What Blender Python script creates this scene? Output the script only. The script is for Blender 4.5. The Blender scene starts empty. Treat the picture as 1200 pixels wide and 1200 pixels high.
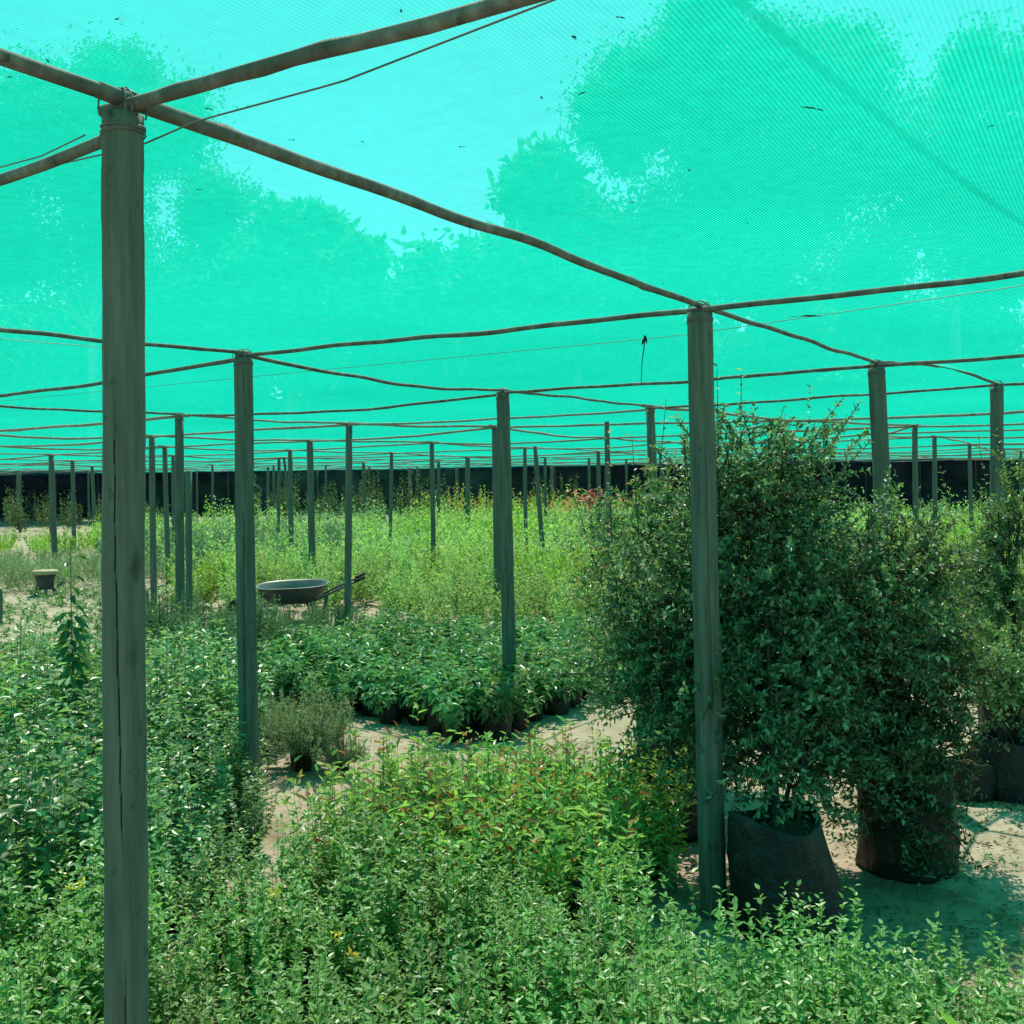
import bpy, math, random
import numpy as np
from mathutils import Vector, Matrix

random.seed(7)
RNG = np.random.default_rng(7)
R = math.radians
scene = bpy.context.scene
COL = scene.collection

# ------------------------------------------------------------------ camera model
F_PX, HOR, ROLL, CAM_Z = 1245.0, 563.0, 0.8, 1.70
H = 2.34                                   # height of the post tops
CR, SR = math.cos(R(ROLL)), math.sin(R(ROLL))

def at_depth(px, py, d):
    """the point seen at photo pixel (px, py), d metres in front of the camera"""
    dx, dy = px - 600.0, HOR - py
    x = dx * CR + dy * SR
    z = -dx * SR + dy * CR
    return np.array([x * d / F_PX, d, CAM_Z + z * d / F_PX])

def at_height(px, py, z):
    dx, dy = px - 600.0, HOR - py
    zz = -dx * SR + dy * CR
    return at_depth(px, py, (z - CAM_Z) * F_PX / zz)

# ------------------------------------------------------------------ mesh helpers
def mesh_np(name, V, faces, mats, midx=None, smooth=False):
    """faces: list of int arrays (n, k) with any k"""
    me = bpy.data.meshes.new(name)
    V = np.asarray(V, dtype=np.float32).reshape(-1, 3)
    me.vertices.add(len(V)); me.vertices.foreach_set('co', V.ravel())
    loops, starts, totals, off = [], [], [], 0
    for f in faces:
        f = np.asarray(f, dtype=np.int32)
        n, k = f.shape
        loops.append(f.ravel()); starts.append(off + np.arange(n) * k); totals.append(np.full(n, k))
        off += n * k
    loops = np.concatenate(loops).astype(np.int32)
    starts = np.concatenate(starts).astype(np.int32)
    me.loops.add(len(loops)); me.loops.foreach_set('vertex_index', loops)
    me.polygons.add(len(starts)); me.polygons.foreach_set('loop_start', starts)
    for m in mats: me.materials.append(m)
    if midx is not None: me.polygons.foreach_set('material_index', np.asarray(midx, dtype=np.int32))
    me.polygons.foreach_set('use_smooth', np.full(len(starts), bool(smooth)))
    me.update(calc_edges=True); me.validate()
    return me

class MB:
    """collects tubes, boxes, rings and leaves; build() makes ONE mesh"""
    def __init__(s): s.V, s.F, s.M, s.n = [], [], [], 0
    def add(s, V, F, m=0):
        V = np.asarray(V, dtype=float).reshape(-1, 3)
        for f in F:
            f = np.asarray(f, dtype=int)
            s.F.append(f + s.n); s.M.append(np.full(len(f), m))
        s.V.append(V); s.n += len(V)
    def tube(s, pts, rad, seg=8, cap=True, m=0, prof=None):
        pts = np.asarray(pts, dtype=float); k = len(pts)
        rad = np.broadcast_to(np.asarray(rad, dtype=float), (k,))
        T = np.gradient(pts, axis=0); T /= np.linalg.norm(T, axis=1)[:, None] + 1e-9
        ref = np.array([0, 0, 1.0]) if abs(T.mean(0)[2]) < 0.8 else np.array([0, 1.0, 0])
        A = np.cross(T, ref); A /= np.linalg.norm(A, axis=1)[:, None] + 1e-9
        B = np.cross(A, T)
        th = np.arange(seg) * 2 * math.pi / seg
        rr = rad[:, None] * (prof if prof is not None else np.ones((k, seg)))
        V = pts[:, None] + rr[..., None] * (np.cos(th)[None, :, None] * A[:, None] + np.sin(th)[None, :, None] * B[:, None])
        i, j = np.meshgrid(np.arange(k - 1), np.arange(seg), indexing='ij')
        a = i * seg + j; b = i * seg + (j + 1) % seg
        F = [np.stack([a, b, b + seg, a + seg], -1).reshape(-1, 4)]
        if cap:
            F.append(np.arange(seg)[None, ::-1]); F.append((np.arange(seg) + (k - 1) * seg)[None])
        s.add(V, F, m)
    def box(s, c, size, m=0, rot=None):
        x, y, z = np.asarray(size) / 2
        V = np.array([[a * x, b * y, d * z] for a in (-1, 1) for b in (-1, 1) for d in (-1, 1)])
        if rot is not None: V = V @ np.array(rot).T
        s.add(V + np.asarray(c), [np.array([[0, 1, 3, 2], [4, 6, 7, 5], [0, 4, 5, 1], [2, 3, 7, 6], [0, 2, 6, 4], [1, 5, 7, 3]])], m)
    def leaves(s, P, D, N, L, W, fold=.35, curl=.18, m=0, mask=None):
        n = len(P)
        if n == 0: return
        D = D / (np.linalg.norm(D, axis=1)[:, None] + 1e-9)
        S = np.cross(D, N); S /= np.linalg.norm(S, axis=1)[:, None] + 1e-9
        N = np.cross(S, D)
        L = np.broadcast_to(L, (n,))[:, None]; W = np.broadcast_to(W, (n,))[:, None]
        up = N * fold * W * .5
        V = np.stack([P, P + D * .28 * L + S * .46 * W + up, P + D * .66 * L + S * .36 * W + up * .8 - N * curl * L * .4,
                      P + D * L - N * curl * L,
                      P + D * .66 * L - S * .36 * W + up * .8 - N * curl * L * .4, P + D * .28 * L - S * .46 * W + up], 1)
        base = np.arange(n) * 6
        F = np.stack([np.stack([base, base + 1, base + 2, base + 3], 1), np.stack([base, base + 3, base + 4, base + 5], 1)], 1).reshape(-1, 4)
        V = V.reshape(-1, 3)
        s.F.append(F + s.n)
        s.M.append(np.full(len(F), m) if mask is None else np.repeat(mask, 2))
        s.V.append(V); s.n += len(V)
    def data(s, name, mats, smooth=False):
        byk = {}
        for f, m in zip(s.F, s.M):
            byk.setdefault(f.shape[1], ([], []))
            byk[f.shape[1]][0].append(f); byk[f.shape[1]][1].append(m)
        fs = [np.concatenate(v[0]) for v in byk.values()]
        ms = np.concatenate([np.concatenate(v[1]) for v in byk.values()])
        return mesh_np(name, np.concatenate(s.V), fs, mats, ms, smooth)
    def build(s, name, mats, parent=None, smooth=False, loc=None):
        if not isinstance(mats, (list, tuple)): mats = [mats]
        return link(name, s.data(name, mats, smooth), parent, loc)

def link(name, data, parent=None, loc=None):
    o = bpy.data.objects.new(name, data); COL.objects.link(o)
    if parent is not None: o.parent = parent
    if loc is not None: o.location = loc
    return o

def tag(o, label=None, cat=None, group=None, kind=None):
    if label: o['label'] = label
    if cat: o['category'] = cat
    if group: o['group'] = group
    if kind: o['kind'] = kind
    return o

def thing(name, label, cat, loc=(0, 0, 0), rz=0, group=None):
    o = bpy.data.objects.new(name, None); COL.objects.link(o)
    o.empty_display_size = .1
    o.location = loc; o.rotation_euler = (0, 0, rz)
    return tag(o, label, cat, group)

def copy_tree(o, parent=None):
    c = o.copy(); COL.objects.link(c)
    if parent is not None: c.parent = parent
    for ch in KIDS.get(o.name, ()): copy_tree(ch, c)
    return c
KIDS = {}
def own(parent, child):
    KIDS.setdefault(parent.name, []).append(child); return child

# ------------------------------------------------------------------ materials
class NT:
    def __init__(s, name):
        s.m = bpy.data.materials.new(name); s.m.use_nodes = True
        s.t = s.m.node_tree; s.t.nodes.clear()
        s.out = s.n('ShaderNodeOutputMaterial')
    def n(s, typ, **kw):
        nd = s.t.nodes.new(typ)
        for k, v in kw.items(): setattr(nd, k, v)
        return nd
    def l(s, a, b): s.t.links.new(a, b)
    def ramp(s, fac, stops):
        r = s.n('ShaderNodeValToRGB'); e = r.color_ramp.elements
        while len(e) < len(stops): e.new(.5)
        for el, (p, c) in zip(e, stops): el.position = p; el.color = (*c, 1)
        s.l(fac, r.inputs[0]); return r.outputs[0]
    def noise(s, scale, detail=4, rough=.6, stretch=None, coord='Object'):
        tc = s.n('ShaderNodeTexCoord'); nz = s.n('ShaderNodeTexNoise')
        nz.inputs['Scale'].default_value = scale; nz.inputs['Detail'].default_value = detail; nz.inputs['Roughness'].default_value = rough
        if stretch:
            mp = s.n('ShaderNodeMapping'); mp.inputs['Scale'].default_value = stretch
            s.l(tc.outputs[coord], mp.inputs[0]); s.l(mp.outputs[0], nz.inputs[0])
        else: s.l(tc.outputs[coord], nz.inputs[0])
        return nz.outputs[0]
    def mixc(s, fac, a, b, blend='MIX'):
        x = s.n('ShaderNodeMix', data_type='RGBA', blend_type=blend)
        for sock, v in ((x.inputs[0], fac), (x.inputs[6], a), (x.inputs[7], b)):
            if hasattr(v, 'links'): s.l(v, sock)
            elif isinstance(v, (int, float)): sock.default_value = v
            else: sock.default_value = (*v, 1)
        return x.outputs[2]
    def math(s, op, a, b=0.0):
        x = s.n('ShaderNodeMath', operation=op)
        for sock, v in ((x.inputs[0], a), (x.inputs[1], b)):
            if hasattr(v, 'links'): s.l(v, sock)
            else: sock.default_value = v
        return x.outputs[0]
    def principled(s, color, rough=.7, spec=.4, bump=None, bstr=.3, bdist=.01):
        p = s.n('ShaderNodeBsdfPrincipled')
        if hasattr(color, 'links'): s.l(color, p.inputs['Base Color'])
        else: p.inputs['Base Color'].default_value = (*color, 1)
        p.inputs['Roughness'].default_value = rough
        p.inputs['Specular IOR Level'].default_value = spec
        if bump is not None:
            b = s.n('ShaderNodeBump'); b.inputs['Strength'].default_value = bstr; b.inputs['Distance'].default_value = bdist
            s.l(bump, b.inputs['Height']); s.l(b.outputs[0], p.inputs['Normal'])
        return p
    def done(s, shader): s.l(shader.outputs[0] if hasattr(shader, 'outputs') else shader, s.out.inputs[0]); return s.m

def leaf_mat(name, dark, mid, light, rough=.42, spec=.5, trans=.38, tcol=None):
    t = NT(name)
    g = t.n('ShaderNodeNewGeometry'); oi = t.n('ShaderNodeObjectInfo')
    c = t.ramp(g.outputs['Random Per Island'], [(0, dark), (.5, mid), (1, light)])
    hs = t.n('ShaderNodeHueSaturation')
    t.l(t.math('ADD', t.math('MULTIPLY', oi.outputs['Random'], .045), .477), hs.inputs['Hue'])
    t.l(t.math('ADD', t.math('MULTIPLY', oi.outputs['Random'], .55), .7), hs.inputs['Value'])
    t.l(c, hs.inputs['Color'])
    p = t.principled(hs.outputs[0], rough, spec)
    tr = t.n('ShaderNodeBsdfTranslucent')
    t.l(t.mixc(1.0, hs.outputs[0], tcol or (1.5, 1.5, .7), 'MULTIPLY'), tr.inputs[0])
    mx = t.n('ShaderNodeMixShader'); mx.inputs[0].default_value = trans
    t.l(p.outputs[0], mx.inputs[1]); t.l(tr.outputs[0], mx.inputs[2])
    return t.done(mx)

def wood_mat(name, dark, mid, light, stretch=(14, 14, .9), rough=.85):
    t = NT(name)
    n1 = t.noise(3.0, 6, .65, stretch); n2 = t.noise(2.2, 4, .6); n3 = t.noise(38, 3, .6, (1, 1, .6))
    c = t.ramp(n1, [(.28, dark), (.5, mid), (.75, light)])
    c = t.mixc(t.math('MULTIPLY', n2, .6), c, tuple(x * .62 for x in mid), 'MIX')
    spots = t.ramp(n3, [(.28, (.35, .33, .3)), (.38, (1, 1, 1))])
    c = t.mixc(.7, c, spots, 'MULTIPLY')
    kn = t.noise(8.5, 2, .5, (1, 1, .55))
    c = t.mixc(.75, c, t.ramp(kn, [(.25, (.28, .25, .21)), (.31, (1, 1, 1))]), 'MULTIPLY')
    return t.done(t.principled(c, rough, .25, n1, .5, .006))

def plain_mat(name, col, rough=.7, spec=.4, var=.25, scale=8):
    t = NT(name); n = t.noise(scale, 5, .6)
    c = t.ramp(n, [(.25, tuple(x * (1 - var) for x in col)), (.75, tuple(min(1, x * (1 + var)) for x in col))])
    return t.done(t.principled(c, rough, spec, n, .25, .01))

M = {}
M['post'] = wood_mat('weathered_post_wood', (.043, .050, .040), (.108, .120, .098), (.185, .20, .165))
M['crack'] = plain_mat('dark_crack_wood', (.035, .034, .03), .95, .1)
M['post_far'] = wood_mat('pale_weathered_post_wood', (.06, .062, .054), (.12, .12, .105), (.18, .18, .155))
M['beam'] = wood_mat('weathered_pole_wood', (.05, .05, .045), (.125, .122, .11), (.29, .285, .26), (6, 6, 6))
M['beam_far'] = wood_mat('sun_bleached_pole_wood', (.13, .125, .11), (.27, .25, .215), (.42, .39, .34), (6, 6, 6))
M['wire'] = plain_mat('grey_wire', (.10, .10, .10), .5, .5)
M['bag'] = plain_mat('black_plastic_bag', (.015, .014, .014), .6, .2, .5, 14)
M['bag_dusty'] = plain_mat('dusty_black_plastic', (.05, .045, .04), .65, .25, .5, 10)
M['bag_brown'] = plain_mat('brown_plastic_bag', (.04, .029, .023), .65, .2, .5, 10)
def bag_mat(name, col):
    t = NT(name); n = t.noise(9, 5, .65); n2 = t.noise(26, 4, .6, (1, 1, .5))
    c = t.ramp(n, [(.35, tuple(x * .6 for x in col)), (.6, col), (.8, tuple(x * 2.4 + .01 for x in col))])
    return t.done(t.principled(c, .5, .3, t.math('ADD', n, t.math('MULTIPLY', n2, .5)), .9, .03))
M['bag'] = bag_mat('black_plastic_bag', (.016, .015, .015)); M['bag_brown'] = bag_mat('brown_plastic_bag', (.024, .019, .016))
M['soil'] = plain_mat('potting_soil', (.05, .036, .025), .95, .1, .5, 30)
M['bark'] = wood_mat('shrub_bark', (.025, .02, .015), (.05, .042, .033), (.09, .08, .06), (10, 10, 2))
M['tree_bark'] = wood_mat('tree_bark', (.10, .085, .07), (.22, .19, .16), (.33, .29, .25), (2, 2, .3))
M['green_stem'] = plain_mat('green_stem', (.07, .10, .03), .6, .3)
M['fence'] = plain_mat('black_shade_cloth', (.02, .032, .033), .9, .1, .75, 1.2)
M['fpost'] = wood_mat('fence_post_wood', (.04, .042, .036), (.08, .08, .07), (.13, .13, .11))

M['box'] = leaf_mat('small_leaf_green', (.08, .19, .05), (.155, .315, .088), (.26, .43, .16), .42, .5, .42)
M['redtip'] = leaf_mat('long_leaf_green', (.11, .22, .06), (.19, .33, .09), (.30, .45, .15), .4, .5)
M['red'] = leaf_mat('red_young_leaf', (.22, .05, .025), (.32, .09, .045), (.38, .17, .08), .45, .4, .3)
M['broad'] = leaf_mat('broad_glossy_leaf', (.07, .17, .085), (.13, .26, .12), (.24, .37, .18), .36, .6, .4)
M['mid'] = leaf_mat('deep_green_leaf', (.055, .15, .065), (.10, .23, .09), (.18, .33, .14), .34, .55, .3)
M['feather'] = leaf_mat('feathery_light_green', (.15, .26, .12), (.22, .35, .16), (.32, .45, .20), .55, .3, .42)
M['needle'] = leaf_mat('grey_needle_leaf', (.15, .22, .14), (.22, .29, .19), (.30, .37, .25), .6, .3, .25)
M['conifer'] = leaf_mat('grey_green_spray', (.06, .13, .075), (.10, .19, .11), (.16, .26, .14), .5, .35, .25)
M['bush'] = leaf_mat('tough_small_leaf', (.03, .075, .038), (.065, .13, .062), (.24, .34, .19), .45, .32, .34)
M['bush_pale'] = leaf_mat('pale_small_leaf', (.07, .15, .06), (.13, .23, .09), (.23, .34, .15), .38, .55, .28)  # paler leaf colour of the pink-tipped and right edge bushes
M['pinkleaf'] = leaf_mat('pink_young_leaf', (.30, .16, .13), (.42, .25, .20), (.5, .38, .28), .4, .5, .3)
M['ygreen'] = leaf_mat('yellow_green_leaf', (.10, .20, .03), (.18, .30, .05), (.28, .40, .08), .45, .4, .4)
M['yellow'] = leaf_mat('yellow_leaf', (.55, .42, .04), (.7, .55, .06), (.8, .66, .14), .5, .4, .3, (1.1, 1.1, .8))
M['orange'] = leaf_mat('straw_yellow_leaf', (.35, .25, .05), (.5, .36, .09), (.6, .46, .16), .6, .3, .3, (1.2, 1.1, .8))
M['crimson'] = leaf_mat('crimson_flower', (.38, .05, .09), (.5, .10, .14), (.6, .25, .24), .5, .3, .3, (1.2, .8, .8))
M['peach'] = leaf_mat('orange_pink_flower', (.45, .2, .1), (.6, .33, .17), (.7, .45, .27), .6, .3, .3, (1.2, 1, .8))
M['darkleaf'] = leaf_mat('dark_back_leaf', (.03, .06, .025), (.05, .09, .035), (.09, .14, .05), .5, .4, .25)
M['lime'] = leaf_mat('lime_leaf', (.22, .36, .04), (.30, .46, .06), (.38, .55, .10), .4, .45, .45)
M['treeleaf'] = leaf_mat('tree_leaf', (.04, .085, .03), (.065, .125, .04), (.09, .165, .055), .95, .03, .1)
M['dry'] = leaf_mat('dry_leaf', (.10, .07, .035), (.2, .14, .07), (.34, .26, .15), .8, .2, .15, (1.1, 1, .8))
M['scrap'] = plain_mat('dark_dry_scrap', (.03, .028, .02), .9, .1)
M['sapling'] = leaf_mat('sapling_leaf', (.02, .075, .025), (.035, .11, .035), (.10, .2, .05), .32, .55, .3)

def net_mat(name, open_mid, open_amp, k=1.0):
    t = NT(name)
    tc = t.n('ShaderNodeTexCoord')
    def wave(angle, scale):
        mp = t.n('ShaderNodeMapping'); mp.inputs['Rotation'].default_value = (0, 0, R(angle))
        t.l(tc.outputs['Object'], mp.inputs[0])
        w = t.n('ShaderNodeTexWave', wave_type='BANDS', bands_direction='X', wave_profile='SIN')
        w.inputs['Scale'].default_value = scale; w.inputs['Distortion'].default_value = 0
        t.l(mp.outputs[0], w.inputs[0]); return w.outputs['Fac']
    w1, w2 = wave(30, 34), wave(120, 60)
    n = t.noise(1.3, 4, .6)
    n2 = t.noise(.35, 3, .5)
    o = t.math('ADD', t.math('MULTIPLY', t.math('SUBTRACT', w1, .5), open_amp), open_mid)
    o = t.math('ADD', o, t.math('MULTIPLY', t.math('SUBTRACT', w2, .5), open_amp * .35))
    o = t.math('ADD', o, t.math('MULTIPLY', t.math('SUBTRACT', n, .5), .10))
    n3 = t.noise(22, 3, .7)
    thread = t.ramp(n2, [(.3, (.004, .475 * k, .352 * k)), (.7, (.006, .545 * k, .415 * k))])
    thread = t.mixc(.5, thread, t.ramp(n3, [(.3, (.72, .72, .72)), (.7, (1, 1, 1))]), 'MULTIPLY')
    thread = t.mixc(.6, thread, t.ramp(n, [(.3, (.78, .80, .78)), (.6, (1, 1, 1))]), 'MULTIPLY')
    tl = t.n('ShaderNodeBsdfTranslucent'); t.l(thread, tl.inputs[0])
    df = t.n('ShaderNodeBsdfDiffuse'); t.l(thread, df.inputs[0])
    m1 = t.n('ShaderNodeMixShader'); m1.inputs[0].default_value = .2
    t.l(tl.outputs[0], m1.inputs[1]); t.l(df.outputs[0], m1.inputs[2])
    tp = t.n('ShaderNodeBsdfTransparent'); tp.inputs[0].default_value = (.93, .97, 1.0, 1)
    m2 = t.n('ShaderNodeMixShader'); t.l(o, m2.inputs[0])
    t.l(m1.outputs[0], m2.inputs[1]); t.l(tp.outputs[0], m2.inputs[2])
    return t.done(m2)
M['net'] = net_mat('green_shade_net', .49, .18)
M['net_seam'] = net_mat('doubled_shade_net', .36, .1, .62)

def sand_mat():
    t = NT('sandy_soil')
    n1 = t.noise(.9, 5, .6); n2 = t.noise(11, 6, .7); n3 = t.noise(60, 4, .7); n4 = t.noise(3.1, 5, .65)
    c = t.ramp(n1, [(.3, (.27, .215, .155)), (.7, (.38, .32, .24))])
    c = t.mixc(.75, c, t.ramp(n2, [(.3, (.62, .58, .52)), (.55, (1, 1, 1))]), 'MULTIPLY')
    c = t.mixc(.7, c, t.ramp(n3, [(.33, (.45, .42, .38)), (.45, (1, 1, 1))]), 'MULTIPLY')
    c = t.mixc(.6, c, t.ramp(n4, [(.35, (.55, .5, .42)), (.5, (1, 1, 1))]), 'MULTIPLY')
    # painted bush shade, with some litter stain, in the sand around the big planters
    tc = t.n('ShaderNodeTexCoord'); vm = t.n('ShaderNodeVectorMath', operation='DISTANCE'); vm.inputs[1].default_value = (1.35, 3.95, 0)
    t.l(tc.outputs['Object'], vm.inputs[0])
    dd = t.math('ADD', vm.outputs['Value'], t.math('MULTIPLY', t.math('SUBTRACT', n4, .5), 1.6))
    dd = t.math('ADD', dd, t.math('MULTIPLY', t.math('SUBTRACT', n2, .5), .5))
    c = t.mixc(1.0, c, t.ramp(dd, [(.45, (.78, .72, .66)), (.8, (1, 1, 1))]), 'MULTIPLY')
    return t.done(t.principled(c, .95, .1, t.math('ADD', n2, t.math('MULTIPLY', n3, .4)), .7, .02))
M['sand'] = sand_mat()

# ------------------------------------------------------------------ ground
gx = np.concatenate([np.linspace(-400, -12, 12), np.linspace(-11, 11, 89), np.linspace(12, 400, 12)])
gy = np.concatenate([np.linspace(-120, -2, 8), np.linspace(-1, 22, 93), np.linspace(23, 700, 18)])
X, Y = np.meshgrid(gx, gy, indexing='ij')
Z = np.where((abs(X) < 11) & (Y > -1) & (Y < 22), .014 * np.sin(X * 3.1 + 1.3 * np.sin(Y * 1.7)) * np.sin(Y * 2.7 + .8) + RNG.normal(0, .004, X.shape), 0)
nx, ny = X.shape
i, j = np.meshgrid(np.arange(nx - 1), np.arange(ny - 1), indexing='ij')
a = i * ny + j
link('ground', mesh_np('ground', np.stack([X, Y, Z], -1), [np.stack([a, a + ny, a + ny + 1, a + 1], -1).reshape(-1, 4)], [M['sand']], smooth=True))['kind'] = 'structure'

# ------------------------------------------------------------------ posts
def pole_profile(rng, pts, seg, rough=.05, knots=0, cracks=()):
    k = len(pts)
    th = np.arange(seg) * 2 * math.pi / seg
    p = 1 + rough * np.sin(th * 2 + rng.uniform(0, 6))[None] * .6 + rng.normal(0, rough * (.35 if seg < 60 else .12), (k, seg))
    for _ in range(knots):
        c, a0 = rng.integers(1, k - 1), rng.uniform(0, 6.28)
        p[c] += .28 * np.exp(-((np.angle(np.exp(1j * (th - a0)))) / .6) ** 2)
    return p

def post_mesh(name, base, top, rb, rt, seg, rings, rng, crack=None):
    mb = MB()
    t = np.linspace(0, 1, rings)
    pts = base[None] * (1 - t)[:, None] + top[None] * t[:, None]
    wob = (np.cumsum(rng.normal(0, .0066 / math.sqrt(rings) * min(1.0, rb / .03) * .6, (rings, 2)), axis=0)); wob -= np.linspace(0, 1, rings)[:, None] * wob[-1]
    pts[:, :2] += wob
    prof = pole_profile(rng, pts, seg, .035)
    mats = None
    if crack:                                             # a shrinkage crack: a narrow groove cut into the wood
        th = np.arange(seg) * 2 * math.pi / seg
        for (a0, a1, z0, z1) in crack:
            for q in range(rings):
                if z0 < t[q] < z1:
                    a = a0 + (a1 - a0) * (t[q] - z0) / (z1 - z0)
                    d = abs(np.angle(np.exp(1j * (th - a))))
                    prof[q, int(np.argmin(d))] -= .15 * min(1, 6 * min(t[q] - z0, z1 - t[q]) / (z1 - z0) + .25)
    mb.tube(pts, rb * (1 - t) + rt * t, seg, True, 0, prof)
    if crack:
        for q in range(rings - 1):
            for w_ in range(seg):
                if prof[q, w_] < .9 and prof[q + 1, w_] < .9 or prof[q, (w_ + 1) % seg] < .9 and prof[q + 1, (w_ + 1) % seg] < .9 and False: mb.M[0][q * seg + w_] = 1
    return mb

# photo pixel of the top centre, width in pixels, pixel of a lower point on the axis
POSTS = {
 'A': (144, 136, 48, 148, 1200), 'B': (820, 367, 30, 837, 1080), 'C': (285, 420, 22, 293, 905), 'D': (589, 462, 15.5, 599, 850),
 'R1': (1027, 431, 20, 1033, 560), 'R2': (1168, 453, 15.5, 1170, 760), 'E': (210, 489, 11, 211, 800), 'F': (409, 499, 8.5, 408, 705),
 'K': (762, 480, 11, 765, 560), 'P': (580, 502, 8, 582, 640), 'S': (711, 494, 6.5, 714, 620),
 'n178': (178, 513, 7.5, 180, 700), 'n193': (193, 525, 6, 197, 660), 'n203': (203, 535, 5, 204, 640),
 'n60': (60, 534, 6.5, 65, 665), 'n85': (85, 541, 5, 87, 640), 'n108': (108, 547, 4.5, 112, 640), 'n23': (23, 551, 3.5, 24, 620),
 'n314': (314, 547, 3.5, 314, 590), 'n327': (327, 538, 4, 326, 630), 'n333': (333, 537, 3.5, 338, 590), 'n340': (340, 529, 6, 341, 620),
 'n363': (363, 518, 8, 366, 662), 'n427': (426, 543, 4, 427, 580), 'n459': (459, 532, 4.5, 457, 645), 'n480': (480, 549, 4, 481, 590),
 'n506': (506, 520, 5.5, 508, 645), 'n514': (514, 542, 4, 514, 600), 'n548': (548, 537, 6, 548, 607),
 'n615': (615, 526, 4.5, 616, 625), 'n627': (627, 523, 5.5, 637, 655), 'n647': (647, 546, 4.5, 648, 610),
 'n701': (701, 530, 5, 702, 580), 'n774': (774, 532, 4, 775, 580),
 'n1072': (1072, 501, 7, 1073, 600), 'n1095': (1095, 513, 5.5, 1096, 590), 'n1136': (1136, 521, 4.5, 1138, 600),
}
LAB = {
 'A': 'thick weathered grey post nearest the camera with a long crack down its face',
 'B': 'grey wooden post standing right in front of the large dark potted bush',
 'C': 'wooden post beside the wheelbarrow, rising next to the grey needle shrub',
 'D': 'wooden post at the front edge of the dark glossy bed of bagged plants',
 'R1': 'leaning post whose top rises above the right shoulder of the large dark bush',
 'R2': 'post in front of the yellow-green shrubs with the right edge bush beside it',
 'E': 'post standing among the grey-green conifers, between the nearest post and the wheelbarrow',
 'F': 'slim post standing right in front of the wheelbarrow handles',
 'K': 'post whose top pokes out of the sprigs left of the large dark bush',
 'P': 'slim post mostly hidden behind the middle post of the glossy bed',
 'S': 'dark thin post with leafy twigs climbing over its top beside the pink-tipped bush',
 'n178': 'thin green-grey post just right of the nearest thick post, reaching the sandy track',
 'n193': 'thin post leaning slightly in the gap between the conifer bed post and its left neighbour',
 'n60': 'thin post right behind the low stool by the sandy track',
 'n363': 'thin post rising behind the wheelbarrow tray',
 'n506': 'thin dark post in the feathery bed, its lower end speckled by leaves',
 'n627': 'thin post tilted strongly to the left in the feathery bed',
 'n459': 'thin straight post in the feathery bed between the wheelbarrow handles and the middle post',
 'n548': 'stubby thin post beside the straw yellow shrubs in front of the fence',
 'n1072': 'thin post topping the beam that slopes down behind the leaning right post',
 'n615': 'thin upright post immediately left of the strongly tilted one',
}
NODE = {}
for k, (px, py, w, bx, by) in POSTS.items():
    y0 = HOR + (600 - px) * math.tan(R(ROLL))
    d = (H - CAM_Z) * F_PX / ((y0 - py) * CR)
    d = min(d, 50)
    top = at_depth(px, py, d)
    low = at_depth(bx, by, d)
    s = (top[2] - 0) / (top[2] - low[2])
    base = top + (low - top) * s; base[2] = -.05
    base[1] = d + RNG.normal(0, .01)
    NODE[k] = top.copy()
    r = w * d / F_PX / 2
    big = d < 9
    crack = None
    if k == 'A': crack = [(-1.80, -1.42, .46, .80), (-1.95, -1.88, .0, .40)]
    if k == 'B': crack = [(-1.75, -1.6, .35, .8)]
    if k == 'C': crack = [(-1.4, -1.7, .2, .7)]
    rt = r * (.97 if big else .95)
    mb = post_mesh(k, base - np.array([base[0], base[1], 0]), top - np.array([base[0], base[1], 0]), r * 1.04, rt, 150 if crack else (20 if big else 10), 120 if crack else (30 if big else 8), RNG, crack)
    lab = LAB.get(k)
    if crack: o = mb.build('support_post', [M['post'], M['crack']], loc=(base[0], base[1], 0), smooth=True)
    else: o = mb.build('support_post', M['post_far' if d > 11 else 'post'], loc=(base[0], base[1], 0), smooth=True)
    tag(o, lab or 'slender far post standing in the back beds before the dark fence', 'post', 'posts holding up the shade net')
    if d < 11:                                          # tie wire wound round the head of the post
        tw = MB()
        for q in range(3):
            th = np.linspace(0, 6.283, 17)
            zz = top[2] - .02 - q * .007 + .004 * np.sin(th + q)
            c = top - np.array([base[0], base[1], 0])
            tw.tube(np.stack([c[0] + (rt * 1.05 + .001) * np.cos(th), c[1] + (rt * 1.05 + .001) * np.sin(th), zz], 1), .0016, 5, False)
        for q in range(4):                              # lashing looped over the poles lying on the post
            az = q * 1.57 + .5 + RNG.normal(0, .15); th = np.linspace(-.35, 3.5, 15); R1 = rt + .006
            c = top - np.array([base[0], base[1], 0])
            tw.tube(np.stack([c[0] + R1 * np.cos(th) * math.cos(az), c[1] + R1 * np.cos(th) * math.sin(az), c[2] + .012 + .036 * np.sin(th)], 1), .0016, 5, False)
        tw.build('tie_wire', M['wire'], o)
OFF = {  # posts just outside the frame that carry the beams leaving it
 'AmV': (-2.15, -.45), 'AmU': (1.34, .76), 'ApU': (-2.72, 3.45), 'BmU': (2.95, 2.82), 'EmV': (-4.75, 8.05), 'R1mU': (4.5, 5.15), 'R2mU': (5.9, 6.6),
}
for k, (x, y) in OFF.items():
    NODE[k] = np.array([x, y, H])
    o = post_mesh(k, np.array([0, 0, -.05]), np.array([0, 0, H]), .042, .04, 14, 12, RNG).build('support_post', M['post'], loc=(x, y, 0), smooth=True)
    tag(o, 'post just outside the picture that carries a roof pole leaving the frame', 'post', 'posts holding up the shade net')

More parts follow.
